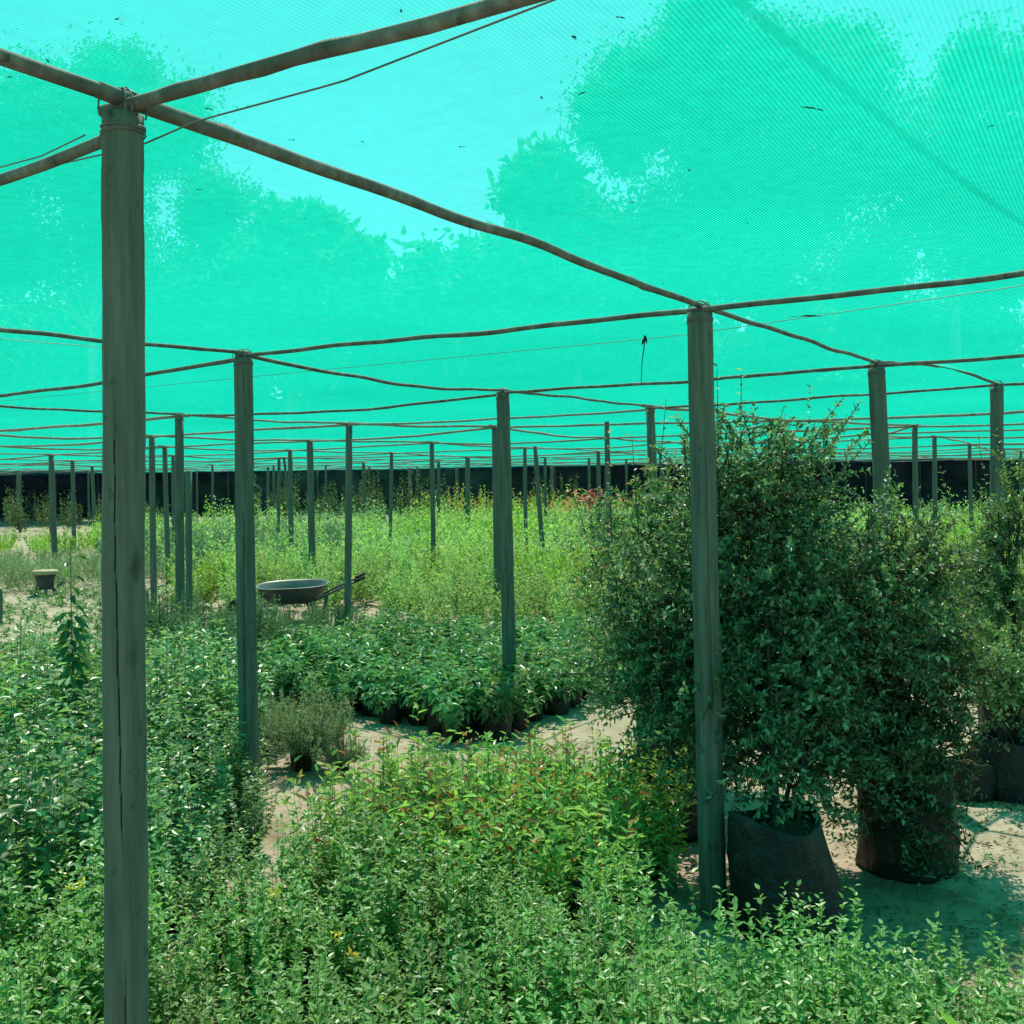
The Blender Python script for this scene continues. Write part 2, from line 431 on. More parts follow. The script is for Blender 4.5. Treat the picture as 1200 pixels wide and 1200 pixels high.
# short stub post and stakes
def stub(px, py0, py1, w, d, label, mat='post'):
    top, low = at_depth(px, py0, d), at_depth(px, py1, d)
    r = w * d / F_PX / 2
    mb = post_mesh('s', np.array([0, 0, -.05]), np.array([top[0] - low[0], 0, top[2]]), r, r * .95, 12, 8, RNG)
    return tag(mb.build('stake', M[mat], loc=(low[0], d, 0), smooth=True), label, 'stake')
stub(221, 552, 700, 8, 12.2, 'short thick stub post with a pale cut top close behind the conifer bed post')
stub(172, 692, 728, 5, 12.8, 'short pale stake just right of the nearest thick post')
stub(0, 690, 732, 6, 13.0, 'short grey stake at the left end of the sandy track')

# ------------------------------------------------------------------ roof poles
def beam(p, q, r0, r1, label, z0=.02, z1=.02, sag=.02, seg=10, over=.05, lift=None, stations=40, grp='roof poles lying across the post tops'):
    p = np.array(p, dtype=float); q = np.array(q, dtype=float)
    p[2] += z0; q[2] += z1
    d = q - p; L = np.linalg.norm(d); u = d / L
    t = np.linspace(-over / L, 1 + over / L, stations)
    pts = p + d * t[:, None]
    side = np.cross(u, [0, 0, 1.0])
    ph = RNG.uniform(0, 6.28, 4)
    env = np.clip(np.sin(np.pi * np.clip(t, 0, 1)), 0, 1)
    w = .006 * np.sin(2 * math.pi * 1.1 * t + ph[0]) + .005 * np.sin(2 * math.pi * 2.7 * t + ph[1])
    wz = .005 * np.sin(2 * math.pi * 1.7 * t + ph[2]) + .003 * np.sin(2 * math.pi * 4.3 * t + ph[3]) - sag
    pts += side * (w * env)[:, None]; pts[:, 2] += wz * env
    rad = (r0 + (r1 - r0) * np.clip(t, 0, 1)) * .68
    mb = MB()
    mb.tube(pts, rad, seg, True, 0, pole_profile(RNG, pts, seg, .06, max(2, int(L * 3))))
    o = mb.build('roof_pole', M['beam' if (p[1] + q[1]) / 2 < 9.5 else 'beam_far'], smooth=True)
    return tag(o, label, 'roof pole', grp)

def nd(k): return NODE[k]
beam(nd('AmV'), nd('A'), .017, .019, 'roof pole entering top left and ending over the nearest post', .03, .03, .0, over=.05)
beam(nd('A'), nd('B'), .022, .017, 'long bowed roof pole from the nearest post to the post by the dark bush', .03, .03, -.005, stations=60)
beam(nd('A'), nd('AmU'), .017, .021, 'thick roof pole running from the nearest post up to the top edge', .016, .02, -.01, stations=40)
beam(nd('A'), nd('ApU'), .016, .014, 'roof pole dropping leftward out of frame from the nearest post', -.03, .0, .01, over=.0)
beam(nd('ApU'), nd('C'), .016, .014, 'roof pole from the left edge to the post beside the wheelbarrow', -.02, .03, .0, stations=40)
beam(nd('C'), nd('B'), .015, .017, 'roof pole spanning between the wheelbarrow post and the dark bush post', .015, .012, .0, stations=60)
beam(nd('B'), nd('BmU'), .017, .016, 'roof pole from the dark bush post rising to the right edge', .012, .02, -.01, stations=40)
beam(nd('B'), nd('R1'), .015, .014, 'roof pole from the dark bush post down to the leaning right post', .03, .03, .0)
beam(nd('C'), nd('EmV'), .016, .014, 'sagging roof pole from the wheelbarrow post to the left edge', .0, -.02, .03)
beam(nd('C'), nd('D'), .016, .015, 'deeply sagging roof pole between the wheelbarrow post and the middle post', .02, .03, .05)
beam(nd('D'), nd('R1'), .015, .016, 'roof pole passing behind the dark bush post to the leaning right post', .012, .012, .01, stations=40)
beam(nd('R1'), nd('R1mU'), .016, .015, 'roof pole from the leaning right post up to the right edge', .012, .02, .0)
beam(nd('R1'), nd('R2'), .016, .015, 'humped roof pole between the leaning right post and its right neighbour', .03, .02, -.05)
beam(nd('R2'), nd('R2mU'), .016, .015, 'short roof pole from the rightmost post to the right edge', .012, .02, .0)
beam(nd('R2'), nd('K'), .015, .016, 'roof pole across the sprigs of the large bush to the rightmost post', .012, .012, .01)
beam(nd('D'), nd('K'), .015, .014, 'roof pole from the middle post to the post among the bush sprigs', .03, .03, .0)
beam(nd('D'), nd('E'), .015, .016, 'sagging roof pole from the middle post to the conifer bed post', .0, .02, .05)
beam(nd('K'), nd('F'), .015, .016, 'roof pole crossing behind the middle post to the handle post', .0, .012, .02)
beam(nd('E'), nd('F'), .016, .016, 'pale roof pole between the conifer bed post and the handle post', .03, .03, .02)
beam(nd('EmV'), nd('E'), .016, .016, 'roof pole from the left edge to the conifer bed post', .02, .03, .0)

# the regular grid further back: poles between posts; nodes snap to the posts seen in the photo
NODE['G00'] = NODE['K']
V_, U_ = np.array([1.5, 2.4]), np.array([-3.15, 2.3])
K0 = NODE['K'][:2]
lat = {}
meas = [k for k in POSTS]
used = set()
for ku in range(-4, 12):
    for kv in range(-3, 20):
        p = K0 + V_ * kv + U_ * ku
        if p[1] < 9 or p[1] > 50 or abs(p[0]) > .5 * p[1] + 4: continue
        if ku <= 0 and kv <= 0 and (ku, kv) != (0, 0) and p[1] < 9.5: continue
        best, bd = None, 1.7
        for k in meas:
            dd = np.linalg.norm(NODE[k][:2] - p)
            if k not in used and dd < bd: best, bd = k, dd
        if best: used.add(best); lat[(ku, kv)] = NODE[best].copy()
        else: lat[(ku, kv)] = np.array([p[0] + RNG.normal(0, .15), p[1] + RNG.normal(0, .15), H])
nb = 0
done_pairs = {frozenset(map(id, ()))}
near = {tuple(np.round(NODE[a], 3)) for a in 'ABCDEFK'} | {tuple(np.round(NODE[a], 3)) for a in ('R1', 'R2')}
for (ku, kv), p in lat.items():
    for dk in ((0, 1), (1, 0)):
        q = lat.get((ku + dk[0], kv + dk[1]))
        if q is None: continue
        if tuple(np.round(p, 3)) in near and tuple(np.round(q, 3)) in near: continue
        L = np.linalg.norm(q - p)
        if L > 7.5 or L < 1.2: continue
        b = beam(p, q, .024, .021, 'far weathered roof pole in the receding grid under the net', .03 if dk[0] == 0 else .012, .03 if dk[0] == 0 else .012,
                 RNG.uniform(-.01, .07), 6, .15, stations=12, grp='far roof poles receding to the fence')
        nb += 1
    # a post under each far node that the photo does not let us measure
    if p[1] > 27 and not any(np.linalg.norm(NODE[k][:2] - p[:2]) < .2 for k in meas) and (ku * 7 + kv * 3) % 3 == 0:
        o = post_mesh('p', np.array([0, 0, -.05]), np.array([0, 0, H]), .045, .042, 8, 6, RNG).build('support_post', M['post'], loc=(p[0], p[1], 0), smooth=True)
        tag(o, 'slender far post standing in the back beds before the dark fence', 'post', 'posts holding up the shade net')

# ------------------------------------------------------------------ shade net
NZ = H + .075
nxs, nys = np.linspace(-36, 40, 96), np.linspace(-7, 62, 96)
X, Y = np.meshgrid(nxs, nys, indexing='ij')
Z = NZ + .012 * np.sin(X * 1.9 + Y * .7) + .010 * np.sin(Y * 2.3 - X * .4)
nx, ny = X.shape
i, j = np.meshgrid(np.arange(nx - 1), np.arange(ny - 1), indexing='ij'); a = i * ny + j
net = thing('shade_net', 'translucent green shade net stretched flat over the whole nursery', 'shade net')
link('net_sheet', mesh_np('net_sheet', np.stack([X, Y, Z], -1), [np.stack([a, a + ny, a + ny + 1, a + 1], -1).reshape(-1, 4)], [M['net']], smooth=True), net)
def seam(p, q, w):
    p, q = np.array(p), np.array(q); t = np.linspace(-1.2, 14, 90)
    c = p + (q - p) * t[:, None]; s = np.array([-(q - p)[1], (q - p)[0]]); s /= np.linalg.norm(s)
    z = NZ + .012 * np.sin(c[:, 0] * 1.9 + c[:, 1] * .7) + .010 * np.sin(c[:, 1] * 2.3 - c[:, 0] * .4) - .006
    V = np.stack([np.c_[c - s * w / 2, z], np.c_[c + s * w / 2, z]], 1).reshape(-1, 3)
    f = np.arange(89) * 2
    link('net_seam', mesh_np('net_seam', V, [np.stack([f, f + 1, f + 3, f + 2], 1)], [M['net_seam']], smooth=True), net)
s0, s1 = at_height(940, 60, NZ), at_height(1200, 256, NZ)
seam(s0[:2], s1[:2], .022)

def wire(pix, label):
    mb = MB()
    pts = np.array(pix); t = np.linspace(0, 1, len(pts)); tt = np.linspace(0, 1, 40)
    P = np.stack([np.interp(tt, t, pts[:, i]) for i in range(3)], 1)
    mb.tube(P, .0016, 6)
    return tag(mb.build('support_wire', M['wire'], smooth=True), label, 'wire')
wire([at_depth(-120, 235, 2.6), at_depth(0, 208, 2.25), at_depth(120, 181, 1.98), at_depth(168, 169, 1.9), at_depth(230, 142, 1.77), at_depth(400, 96, 1.6), at_depth(560, 34, 1.44), at_depth(700, -20, 1.3)],
     'thin sagging wire strung under the thick pole at the nearest post')
wire([at_depth(-60, 213, 2.45), at_depth(0, 196, 2.3), at_depth(48, 183, 2.16), at_depth(100, 158, 2.0)], 'short thin wire at the left edge joining the dropping roof pole')
wz = NZ - .022
wire([at_height(-80, 478, wz), at_height(300, 441, wz), at_height(800, 393, wz), at_height(1190, 336, wz), at_height(1400, 300, wz)], 'faint wire seen through the net beyond the dark bush post')
wire([at_height(0, 397, wz), at_height(120, 407, wz), at_height(200, 470, wz)][:2], 'faint short wire on the net at the left edge')
# hanging dry stalk and scraps on the net
hp = at_height(755, 392, NZ - .01)
mb = MB(); mb.tube([hp, hp + [.0, 0, -.05], hp + [-.012, 0, -.13], hp + [-.018, .01, -.235]], [.004, .003, .0022, .0016], 6)
mb.leaves(np.array([hp, hp + [.0, 0, -.02]]), np.array([[.3, 0, -1], [-.4, .1, -1.0]]), np.array([[0, -1, .1], [0, -1, .1]]), np.array([.05, .035]), .014)
tag(mb.build('dry_stalk', M['scrap']), 'dry stalk dangling from the net between the middle and bush posts', 'dry stalk')
def scrap(px, py, L, W, ang, label, group=None):
    p = at_height(px, py, NZ - .024)
    mb = MB()
    q = np.zeros((1, 3)); D = np.array([[math.cos(ang), math.sin(ang), .05]])
    mb.leaves(q, D, np.array([[0, 0, 1.0]]), L, W, .1, .05); mb.tube([q[0], q[0] - D[0] * L * .3], .0012, 4)
    return tag(mb.build('leaf_scrap', M['scrap'], loc=p), label, 'leaf scrap', group)
scrap(958, 128, .042, .008, 3.5, 'long pale edged leaf lying on the net at upper right')
scrap(935, 371, .11, .05, .1, 'dark smudge of dead leaves on the net right of the bush post')
for (px, py) in [(12, 90), (55, 70), (138, 22), (246, 128), (343, 164), (470, 12), (540, 172), (635, 115), (424, 166), (742, 237), (615, 268), (680, 110), (725, 20), (674, 45), (777, 332), (490, 292), (358, 256), (413, 304), (808, 200), (876, 262), (948, 293), (976, 292), (1160, 148), (536, 318), (574, 287), (232, 222), (266, 250)]:
    scrap(px, py, RNG.uniform(.006, .013), RNG.uniform(.004, .008), RNG.uniform(0, 6.28), 'tiny dark leaf scrap caught on the green net', 'leaf scraps on the net')

# ------------------------------------------------------------------ perimeter fence
fe = thing('shade_cloth_fence', 'black shade cloth fence closing off the far end of the nursery', 'fence')
fa, fb = np.array([-42., 62.]), np.array([44., 47.5])
n = 160; t = np.linspace(0, 1, n)
c = fa + (fb - fa) * t[:, None]
nrm = np.array([-(fb - fa)[1], (fb - fa)[0]]); nrm /= np.linalg.norm(nrm)
wv = .08 * np.sin(t * 190) + .05 * np.sin(t * 75 + 1)
tops = NZ - .03 - .05 * np.abs(np.sin(t * 75)) + RNG.normal(0, .015, n)
rows = np.linspace(0, 1, 7)
V = np.stack([np.stack([c[:, 0] + nrm[0] * wv * (1 - r), c[:, 1] + nrm[1] * wv * (1 - r), tops * r - .05 * (1 - r)], 1) for r in rows], 1).reshape(-1, 3)
i, j = np.meshgrid(np.arange(n - 1), np.arange(6), indexing='ij'); a = i * 7 + j
o = link('cloth', mesh_np('cloth', V, [np.stack([a, a + 7, a + 8, a + 1], -1).reshape(-1, 4)], [M['fence']], smooth=True), fe)
sm = o.modifiers.new('thickness', 'SOLIDIFY'); sm.thickness = .01
for q in np.linspace(.02, .98, 34):
    p = fa + (fb - fa) * q - nrm * .2
    mb = post_mesh('f', np.array([0, 0, -.05]), np.array([RNG.normal(0, .05), 0, H]), .05, .045, 8, 6, RNG)
    mb.build('fence_post', M['fpost'], fe, True, (p[0], p[1], 0))

# ------------------------------------------------------------------ plants
def unit(v): return v / (np.linalg.norm(v, axis=-1, keepdims=True) + 1e-9)

def sprigs(rng, mb, ms, n_stems, h, spread, per, L, W, up=.6, t0=.25, lean=.35, base_r=.04, jit=.25, top_small=.6, red=0., redt=.8, curl=.18, fold=.35, stem_r=.002, z0=.0, hvar=.2, droop=0., base=(0, 0, 0)):
    """upright stems with leaves in a spiral; leaves go to mb, stems to ms"""
    base = np.asarray(base, float)
    for _ in range(n_stems):
        az = rng.uniform(0, 6.283); rr = math.sqrt(rng.uniform(0, 1))
        hh = h * rng.uniform(1 - hvar, 1 + hvar * .5) * (1 - .25 * rr * rr)
        b = np.array([math.cos(az) * base_r * rr, math.sin(az) * base_r * rr, z0]) + base
        tip = base + np.array([math.cos(az) * spread * rr, math.sin(az) * spread * rr, hh]) + rng.normal(0, spread * .12, 3)
        ctrl = b * .45 + tip * .55 + np.array([math.cos(az), math.sin(az), 0]) * spread * rr * lean - np.array([0, 0, hh * .06])
        t = np.sort(rng.uniform(t0, 1, per)); t[-1] = 1.0
        tt = t[:, None]
        P = (1 - tt) ** 2 * b + 2 * tt * (1 - tt) * ctrl + tt ** 2 * tip
        T = unit(2 * (1 - tt) * (ctrl - b) + 2 * tt * (tip - ctrl))
        ph = np.arange(per) * 2.4 + rng.uniform(0, 6.28)
        ref = np.array([0.3, .9, .1]); A = unit(np.cross(T, ref)); B = np.cross(T, A)
        rad = np.cos(ph)[:, None] * A + np.sin(ph)[:, None] * B
        D = unit(rad * (1 - up) + T * up + rng.normal(0, jit, (per, 3)) * .6 - np.array([0, 0, droop]))
        N = unit(T * 1.0 - rad * .2 + np.array([0, 0, .8]) + rng.normal(0, jit * 1.3, (per, 3)))
        sz = (1 - (1 - top_small) * t ** 3) * rng.uniform(.7, 1.15, per)
        mask = ((t > redt) & (rng.uniform(0, 1, per) < red)).astype(int)
        mb.leaves(P, D, N, L * sz, W * sz, fold, curl, 0, mask)
        if ms is not None:
            ts = np.linspace(0, 1, 6)[:, None]
            S = (1 - ts) ** 2 * b + 2 * ts * (1 - ts) * ctrl + ts ** 2 * tip
            ms.tube(S, np.linspace(stem_r, stem_r * .4, 6), 4, False)

def bag_mesh(rng, r0, r1, h, seg=24, lip=.012, slump=.0, wr=.05):
    """a plant bag: wrinkled wall, rolled lip, inside wall"""
    mb = MB(); th = np.arange(seg) * 6.283 / seg
    zs = np.array([0, .03, .15, .3, .45, .6, .75, .9, .97, 1.0]) * h
    rings = []
    for q, z in enumerate(zs):
        f = z / h
        r = r0 + (r1 - r0) * f + .04 * r0 * math.sin(f * 3.1) - (.02 * r0 if q == 0 else 0)
        w = 1 + wr * np.sin(th * 3 + f * 4 + 1) * .4 + wr * np.sin(th * 7 - f * 9) * .3 + rng.normal(0, wr * .25, seg)
        zz = z + (f ** 3) * h * .05 * np.sin(th * 2 + .7) * (1 + .6 * slump)
        rings.append(np.stack([r * w * np.cos(th) + slump * f * -.1, r * w * np.sin(th), zz], 1))
    inner = rings[-1].copy(); inner[:, :2] = (inner[:, :2] - [slump * -.1, 0]) * .95 + [slump * -.1, 0]; rings.append(inner)
    low = inner.copy(); low[:, 2] -= .16 * h; rings.append(low)
    V = np.concatenate(rings); k = len(rings)
    i, j = np.meshgrid(np.arange(k - 1), np.arange(seg), indexing='ij'); a = i * seg + j; b = i * seg + (j + 1) % seg
    mb.add(V, [np.stack([a, b, b + seg, a + seg], -1).reshape(-1, 4), np.arange(seg)[None, ::-1]])
    soil = MB(); low2 = low.copy(); low2[:, 2] += .03 * h
    cen = low2.mean(0) + [0, 0, .02 * h]
    V = np.concatenate([low2, cen[None]]); jj = np.arange(seg)
    soil.add(V, [np.stack([jj, (jj + 1) % seg, np.full(seg, seg)], 1)])
    return mb, soil

BAGS = []
for q in range(3):
    b, s = bag_mesh(RNG, .085, .095, .17, 16)
    BAGS.append((b.data('grow_bag', [M['bag']], True), s.data('soil', [M['soil']])))

def make_kind(name, label, cat, group, gen, leafmats, nvar=4, bag=True, bagscale=1., stems=True, sub=None):
    """builds nvar prototypes; returns function place(x, y, scale)"""
    protos = []
    for v in range(nvar):
        mb, ms = MB(), (MB() if stems else None)
        gen(np.random.default_rng(100 * v + len(name)), mb, ms)
        fm = mb.data('foliage', leafmats)
        sm = ms.data('stems', [M['green_stem']]) if stems and ms.n else None
        protos.append((fm, sm, BAGS[v % 3] if bag else None))
    def place(x, y, s=1., rz=None, lab=None, z=0., grp=True, single=False):
        fm, sm, bg = protos[random.randrange(nvar)]
        rz = random.uniform(0, 6.28) if rz is None else rz
        if single:
            o = link(name, fm, None, (x, y, z)); o.scale = (s,) * 3; o.rotation_euler = (0, 0, rz)
            return tag(o, lab or label, cat, group if grp else None)
        t = thing(name, lab or label, cat, (x, y, z), rz, group if grp else None)
        t.scale = (s,) * 3
        link('foliage', fm, t)
        if sm: link('stems', sm, t)
        if bg:
            b = link('grow_bag', bg[0], t); b.scale = (bagscale, bagscale, 1)
            link('soil', bg[1], b)
        return t
    return place

def inside(p, poly):
    x, y = p; c = False; n = len(poly)
    for i in range(n):
        (x1, y1), (x2, y2) = poly[i], poly[(i + 1) % n]
        if (y1 > y) != (y2 > y) and x < (x2 - x1) * (y - y1) / (y2 - y1) + x1: c = not c
    return c
def fill(poly, sp, jit=.25, avoid=()):
    xs = [p[0] for p in poly]; ys = [p[1] for p in poly]; out = []
    y = min(ys); r = 0
    while y <= max(ys):
        x = min(xs) + (sp / 2 if r % 2 else 0)
        while x <= max(xs):
            p = (x + random.gauss(0, sp * jit * .5), y + random.gauss(0, sp * jit * .5))
            if inside(p, poly) and all((p[0] - a[0]) ** 2 + (p[1] - a[1]) ** 2 > a[2] ** 2 for a in avoid): out.append(p)
            x += sp
        y += sp * .9; r += 1
    return out
PA = NODE['A'][:2]; PB = NODE['B'][:2]; PC = NODE['C'][:2]; PD = NODE['D'][:2]

# front bed: small-leaved shrubs
box = make_kind('small_leaf_shrub', 'low bushy shrub with small bright green leaves in the nearest bed', 'shrub', 'small leaved shrubs in the nearest bed',
    lambda r, mb, ms: sprigs(r, mb, ms, 56, .47, .235, 46, .029, .0160, .42, .12, .4, .07, .25, .75, hvar=.35, fold=.22, stem_r=.0014), [M['box']], 5)
front_poly = [(-2.1, 1.75), (1.0, 1.75), (1.28, 2.35), (1.2, 2.85), (.75, 3.1), (.45, 3.45), (-.3, 3.85), (-.95, 4.2), (-1.15, 3.7), (-2.2, 3.35)]
FRONT = []
for p in fill([(.5, 2.45), (1.15, 2.1), (1.42, 2.5), (1.3, 2.95), (.85, 3.15), (.5, 3.2)], .22, .35):
    FRONT.append((p, box(p[0], p[1], random.uniform(.84, 1.04))))
for p in fill([q if q[0] < 1 else (.85, q[1]) for q in front_poly], .315, .35, [(PA[0], PA[1], .16), (-.42, 3.15, .24), (.22, 2.72, .2), (.42, 3.05, .12)]):
    s = random.uniform(.76, 1.2)
    if p[1] < 2.2: s *= .9
    if p[0] > .6: s *= .84
    FRONT.append((p, box(p[0], p[1], s)))
# yellowed tips on a few of them
for (px, py) in [(82, 1043), (96, 1037), (322, 1046), (392, 1098), (411, 1120), (350, 912)]:
    q = at_height(px, py, .50)
    o = min(FRONT, key=lambda f: (f[0][0] - q[0]) ** 2 + (f[0][1] - q[1]) ** 2)[1]
    mb = MB(); P = np.zeros((9, 3)) + RNG.normal(0, .006, (9, 3)); D = unit(RNG.normal(0, 1, (9, 3)) + [0, 0, .6])
    mb.leaves(P, D, unit(RNG.normal(0, 1, (9, 3)) + [0, 0, 1]), .024, .011)
    loc = Matrix.Rotation(-o.rotation_euler[2], 3, 'Z') @ (Vector(q) - o.location) / o.scale[0]
    mb.build('yellow_tip', M['yellow'], o, False, loc)

# red tipped bed
redp = make_kind('red_tip_shrub', 'long leaved yellow-green shrub with reddish young tips beyond the nearest bed', 'shrub', 'red tipped shrubs before the pale sand path',
    lambda r, mb, ms: sprigs(r, mb, ms, 26, .54, .24, 20, .062, .023, .45, .2, .5, .05, .3, .75, red=.16, redt=.85, curl=.28, hvar=.35), [M['redtip'], M['red']], 5)
red_poly = [(-.8, 4.0), (-.2, 3.9), (.4, 3.75), (.66, 3.9), (.62, 4.6), (.72, 5.15), (.3, 5.35), (-.1, 5.25), (-.5, 5.15), (-.92, 4.85)]
for p in fill(red_poly, .27, .3, [(PB[0], PB[1], .30)]): redp(p[0], p[1], random.uniform(.78, 1.1))

# left broad-leaved bed
broad = make_kind('broad_leaf_shrub', 'glossy broad leaved shrub in the left bed behind the nearest post', 'shrub', 'glossy shrubs in the left bed',
    lambda r, mb, ms: sprigs(r, mb, ms, 30, .66, .24, 24, .048, .027, .35, .25, .45, .05, .35, .8, curl=.3, fold=.25, hvar=.3, droop=.1), [M['broad']], 5)
left_poly = [(-2.3, 3.55), (-1.25, 3.75), (-1.05, 4.6), (-1.22, 5.3), (-1.62, 5.9), (-1.85, 6.9), (-2.15, 7.9), (-2.9, 8.1), (-4.0, 7.3), (-3.2, 5.2)]
for p in fill(left_poly, .29, .3, [(PC[0], PC[1], .17), (-2.28, 5.5, .15)]):
    s = random.uniform(.85, 1.22) * (1.05 if p[0] < -1.6 else (.68 if p[0] > -1.45 and p[1] > 4.3 else .82)) * (.92 if p[1] > 6.2 else 1)
    broad(p[0], p[1], s)

# dark glossy bed in the middle
midp = make_kind('glossy_bag_plant', 'dark green leafy plant in a small black bag in the middle bed', 'plant', 'bagged plants in the middle bed',
    lambda r, mb, ms: sprigs(r, mb, ms, 17, .43, .22, 18, .072, .034, .3, .1, .4, .03, .3, .85, curl=.35, fold=.3, hvar=.35, droop=.22, z0=.10), [M['mid']], 6)
mid_poly = [(-2.05, 8.2), (-1.5, 7.85), (-.95, 7.5), (-.5, 7.05), (-.1, 6.8), (.15, 7.15), (.35, 7.8), (.75, 8.2), (1.15, 8.7), (1.3, 9.9), (-.2, 10.3), (-1.4, 10.3), (-2.1, 9.6)]
for p in fill(mid_poly, .265, .15, [(PD[0], PD[1], .13)]): midp(p[0], p[1], random.uniform(.85, 1.12))

# conifers on the left of it
con = make_kind('grey_conifer', 'grey-green bushy conifer in a bag left of the middle bed', 'conifer', 'bagged conifers left of the middle bed',
    lambda r, mb, ms: sprigs(r, mb, ms, 50, .66, .24, 46, .042, .015, .6, .15, .3, .08, .3, .7, hvar=.35, z0=.1), [M['conifer']], 4)
con_poly = [(-3.5, 9.0), (-2.75, 8.6), (-2.3, 9.0), (-2.2, 10.0), (-1.6, 10.5), (-.9, 11.0), (-1.3, 11.8), (-2.7, 12.1), (-4.1, 11.9), (-3.9, 10.6)]
PE = NODE['E'][:2]
for p in [(-3.35, 12.25), (-3.0, 12.2), (-2.62, 12.3), (-2.3, 12.15), (-1.95, 12.25)]: con(p[0], p[1], random.uniform(.42, .54))
for p in fill(con_poly, .40, .3, [(PE[0], PE[1], .22)]): con(p[0], p[1], random.uniform(.75, 1.1) * (.55 if p[1] > 10.3 else 1.))

# feathery bed: the nearest ones are plants of their own, the rest one mass
feath = make_kind('feathery_shrub', 'feathery light green bedding plant in the wide bed behind the middle', 'plant', 'feathery plants in the wide back bed',  # soft bedding plants, each a cluster of loose leaves
    lambda r, mb, ms: sprigs(r, mb, None, 26, .68, .32, 26, .075, .026, .55, .12, .3, .1, .35, .7, hvar=.45), [M['feather']], 5, bag=False, stems=False)
feath2 = make_kind('feathery_shrub', 'yellow-green feathery bedding plant scattered through the wide bed behind the middle', 'plant', 'yellow-green feathery plants in the wide back bed',
    lambda r, mb, ms: sprigs(r, mb, None, 24, .66, .30, 22, .075, .034, .5, .12, .3, .1, .35, .7, hvar=.45), [M['ygreen']], 4, bag=False, stems=False)
fe_poly = [(-4.1, 13.9), (-2.6, 13.9), (-1.55, 13.6), (-1.35, 12.5), (-1.1, 11.7), (0, 11.2), (1.6, 11.0), (2.6, 11.6), (5.5, 12.6), (8.5, 18.2), (-5.2, 18.2), (-5.0, 15)]
spots = fill(fe_poly, .60, .35)
random.shuffle(spots)
spots.sort(key=lambda p: p[1])
for p in spots[:285]: (feath2 if math.sin(p[0] * 1.1 + 1) + math.sin(p[1] * .9) + random.gauss(0, .6) > 1.0 else feath)(p[0], p[1], random.uniform(.75, 1.12), single=True)
mb = MB(); r = np.random.default_rng(5)
def mass(mb, r, poly, sp, h, spread, L, W, n_st, per):
    for p in fill(poly, sp, .35):
        k = random.uniform(.75, 1.2)
        g = math.sin(p[0] * .55 + 2) + math.sin(p[1] * .5 + p[0] * .2) + random.gauss(0, .55)
        n0 = len(mb.M); tall = 1.6 if random.random() < .16 else 1.0
        sprigs(r, mb, None, n_st, h * k * tall, spread, per, L, W, .55, .1, .3, .15, .35, .8, hvar=.5, base=(p[0], p[1], 0))
        mi = 1 if g > 1.1 else (2 if g < -.5 else 0)
        for q in range(n0, len(mb.M)): mb.M[q][:] = mi
mass(mb, r, [(-6.6, 18.6), (8.5, 18.2), (13, 26), (15, 34), (2.2, 40), (-.8, 38), (-3.5, 40), (-14, 36), (-12.0, 30), (-9.6, 25), (-7.4, 21)], .72, .68, .42, .12, .045, 11, 12)
for p in spots[285:]: sprigs(r, mb, None, 12, .62, .3, 14, .1, .02, .6, .1, .3, .15, .35, .8, base=(p[0], p[1], 0))
tag(mb.build('feathery_bed', [M['feather'], M['ygreen'], M['conifer']]), 'wide mass of feathery light green bedding plants reaching toward the fence', 'plants', None, 'stuff')

# left back beds
grey = make_kind('grey_bed_shrub', 'grey-green plant in the low bed behind the stool', 'plant', 'grey-green plants behind the stool',  # low bed plants made of loose leaves, without stems
    lambda r, mb, ms: sprigs(r, mb, None, 16, .5, .26, 18, .075, .018, .6, .12, .3, .1, .35, .7, hvar=.3), [M['needle']], 3, bag=False, stems=False)
for p in fill([(-12.0, 17.2), (-8.3, 17.1), (-6.4, 16.6), (-5.8, 17.6), (-6.8, 20), (-8.9, 22.5), (-12.5, 22)], .52, .3): grey(p[0], p[1], random.uniform(.8, 1.15), single=True)
yel = make_kind('yellow_row_shrub', 'yellowish low plant in the pale row at far left', 'plant', 'yellowish row at far left',
    lambda r, mb, ms: sprigs(r, mb, None, 14, .55, .35, 14, .1, .03, .6, .12, .3, .1, .35, .7, hvar=.3), [M['ygreen'], M['orange']], 3, bag=False, stems=False)
for p in fill([(-15.5, 26), (-10.5, 26), (-10.8, 29), (-16, 29.5)], .75, .3): yel(p[0], p[1], random.uniform(.8, 1.15), single=True)
dark = make_kind('dark_tall_shrub', 'tall thin dark plant standing before the black fence', 'plant', 'tall dark plants before the fence',
    lambda r, mb, ms: sprigs(r, mb, ms, 9, 1.45, .32, 26, .13, .045, .55, .2, .25, .1, .3, .7, hvar=.4, stem_r=.008), [M['darkleaf']], 4, bag=False)
for p in fill([(-23, 42), (-17, 36), (-13.3, 35), (-12.5, 38), (-15, 46), (-24, 47)], 1.35, .35): dark(p[0], p[1], random.uniform(.7, 1.1), single=True)
for p in fill([(-10.5, 40), (-5.5, 37), (-2.3, 39), (-2.5, 47), (-10, 47)], 1.45, .45): dark(p[0], p[1], random.uniform(.85, 1.45), single=True)
for p in fill([(.2, 44), (2.6, 43), (2.8, 46), (.2, 47)], 1.2, .4): dark(p[0], p[1], random.uniform(1.0, 1.45), single=True)
straw = make_kind('straw_yellow_shrub', 'straw yellow shrub in front of the far fence beside the middle post', 'shrub', 'straw yellow shrubs by the fence',
    lambda r, mb, ms: sprigs(r, mb, ms, 16, 1.35, .55, 20, .14, .05, .5, .15, .4, .15, .35, .7, hvar=.4, red=.45, redt=.2, stem_r=.01), [M['orange'], M['ygreen']], 3, bag=False)
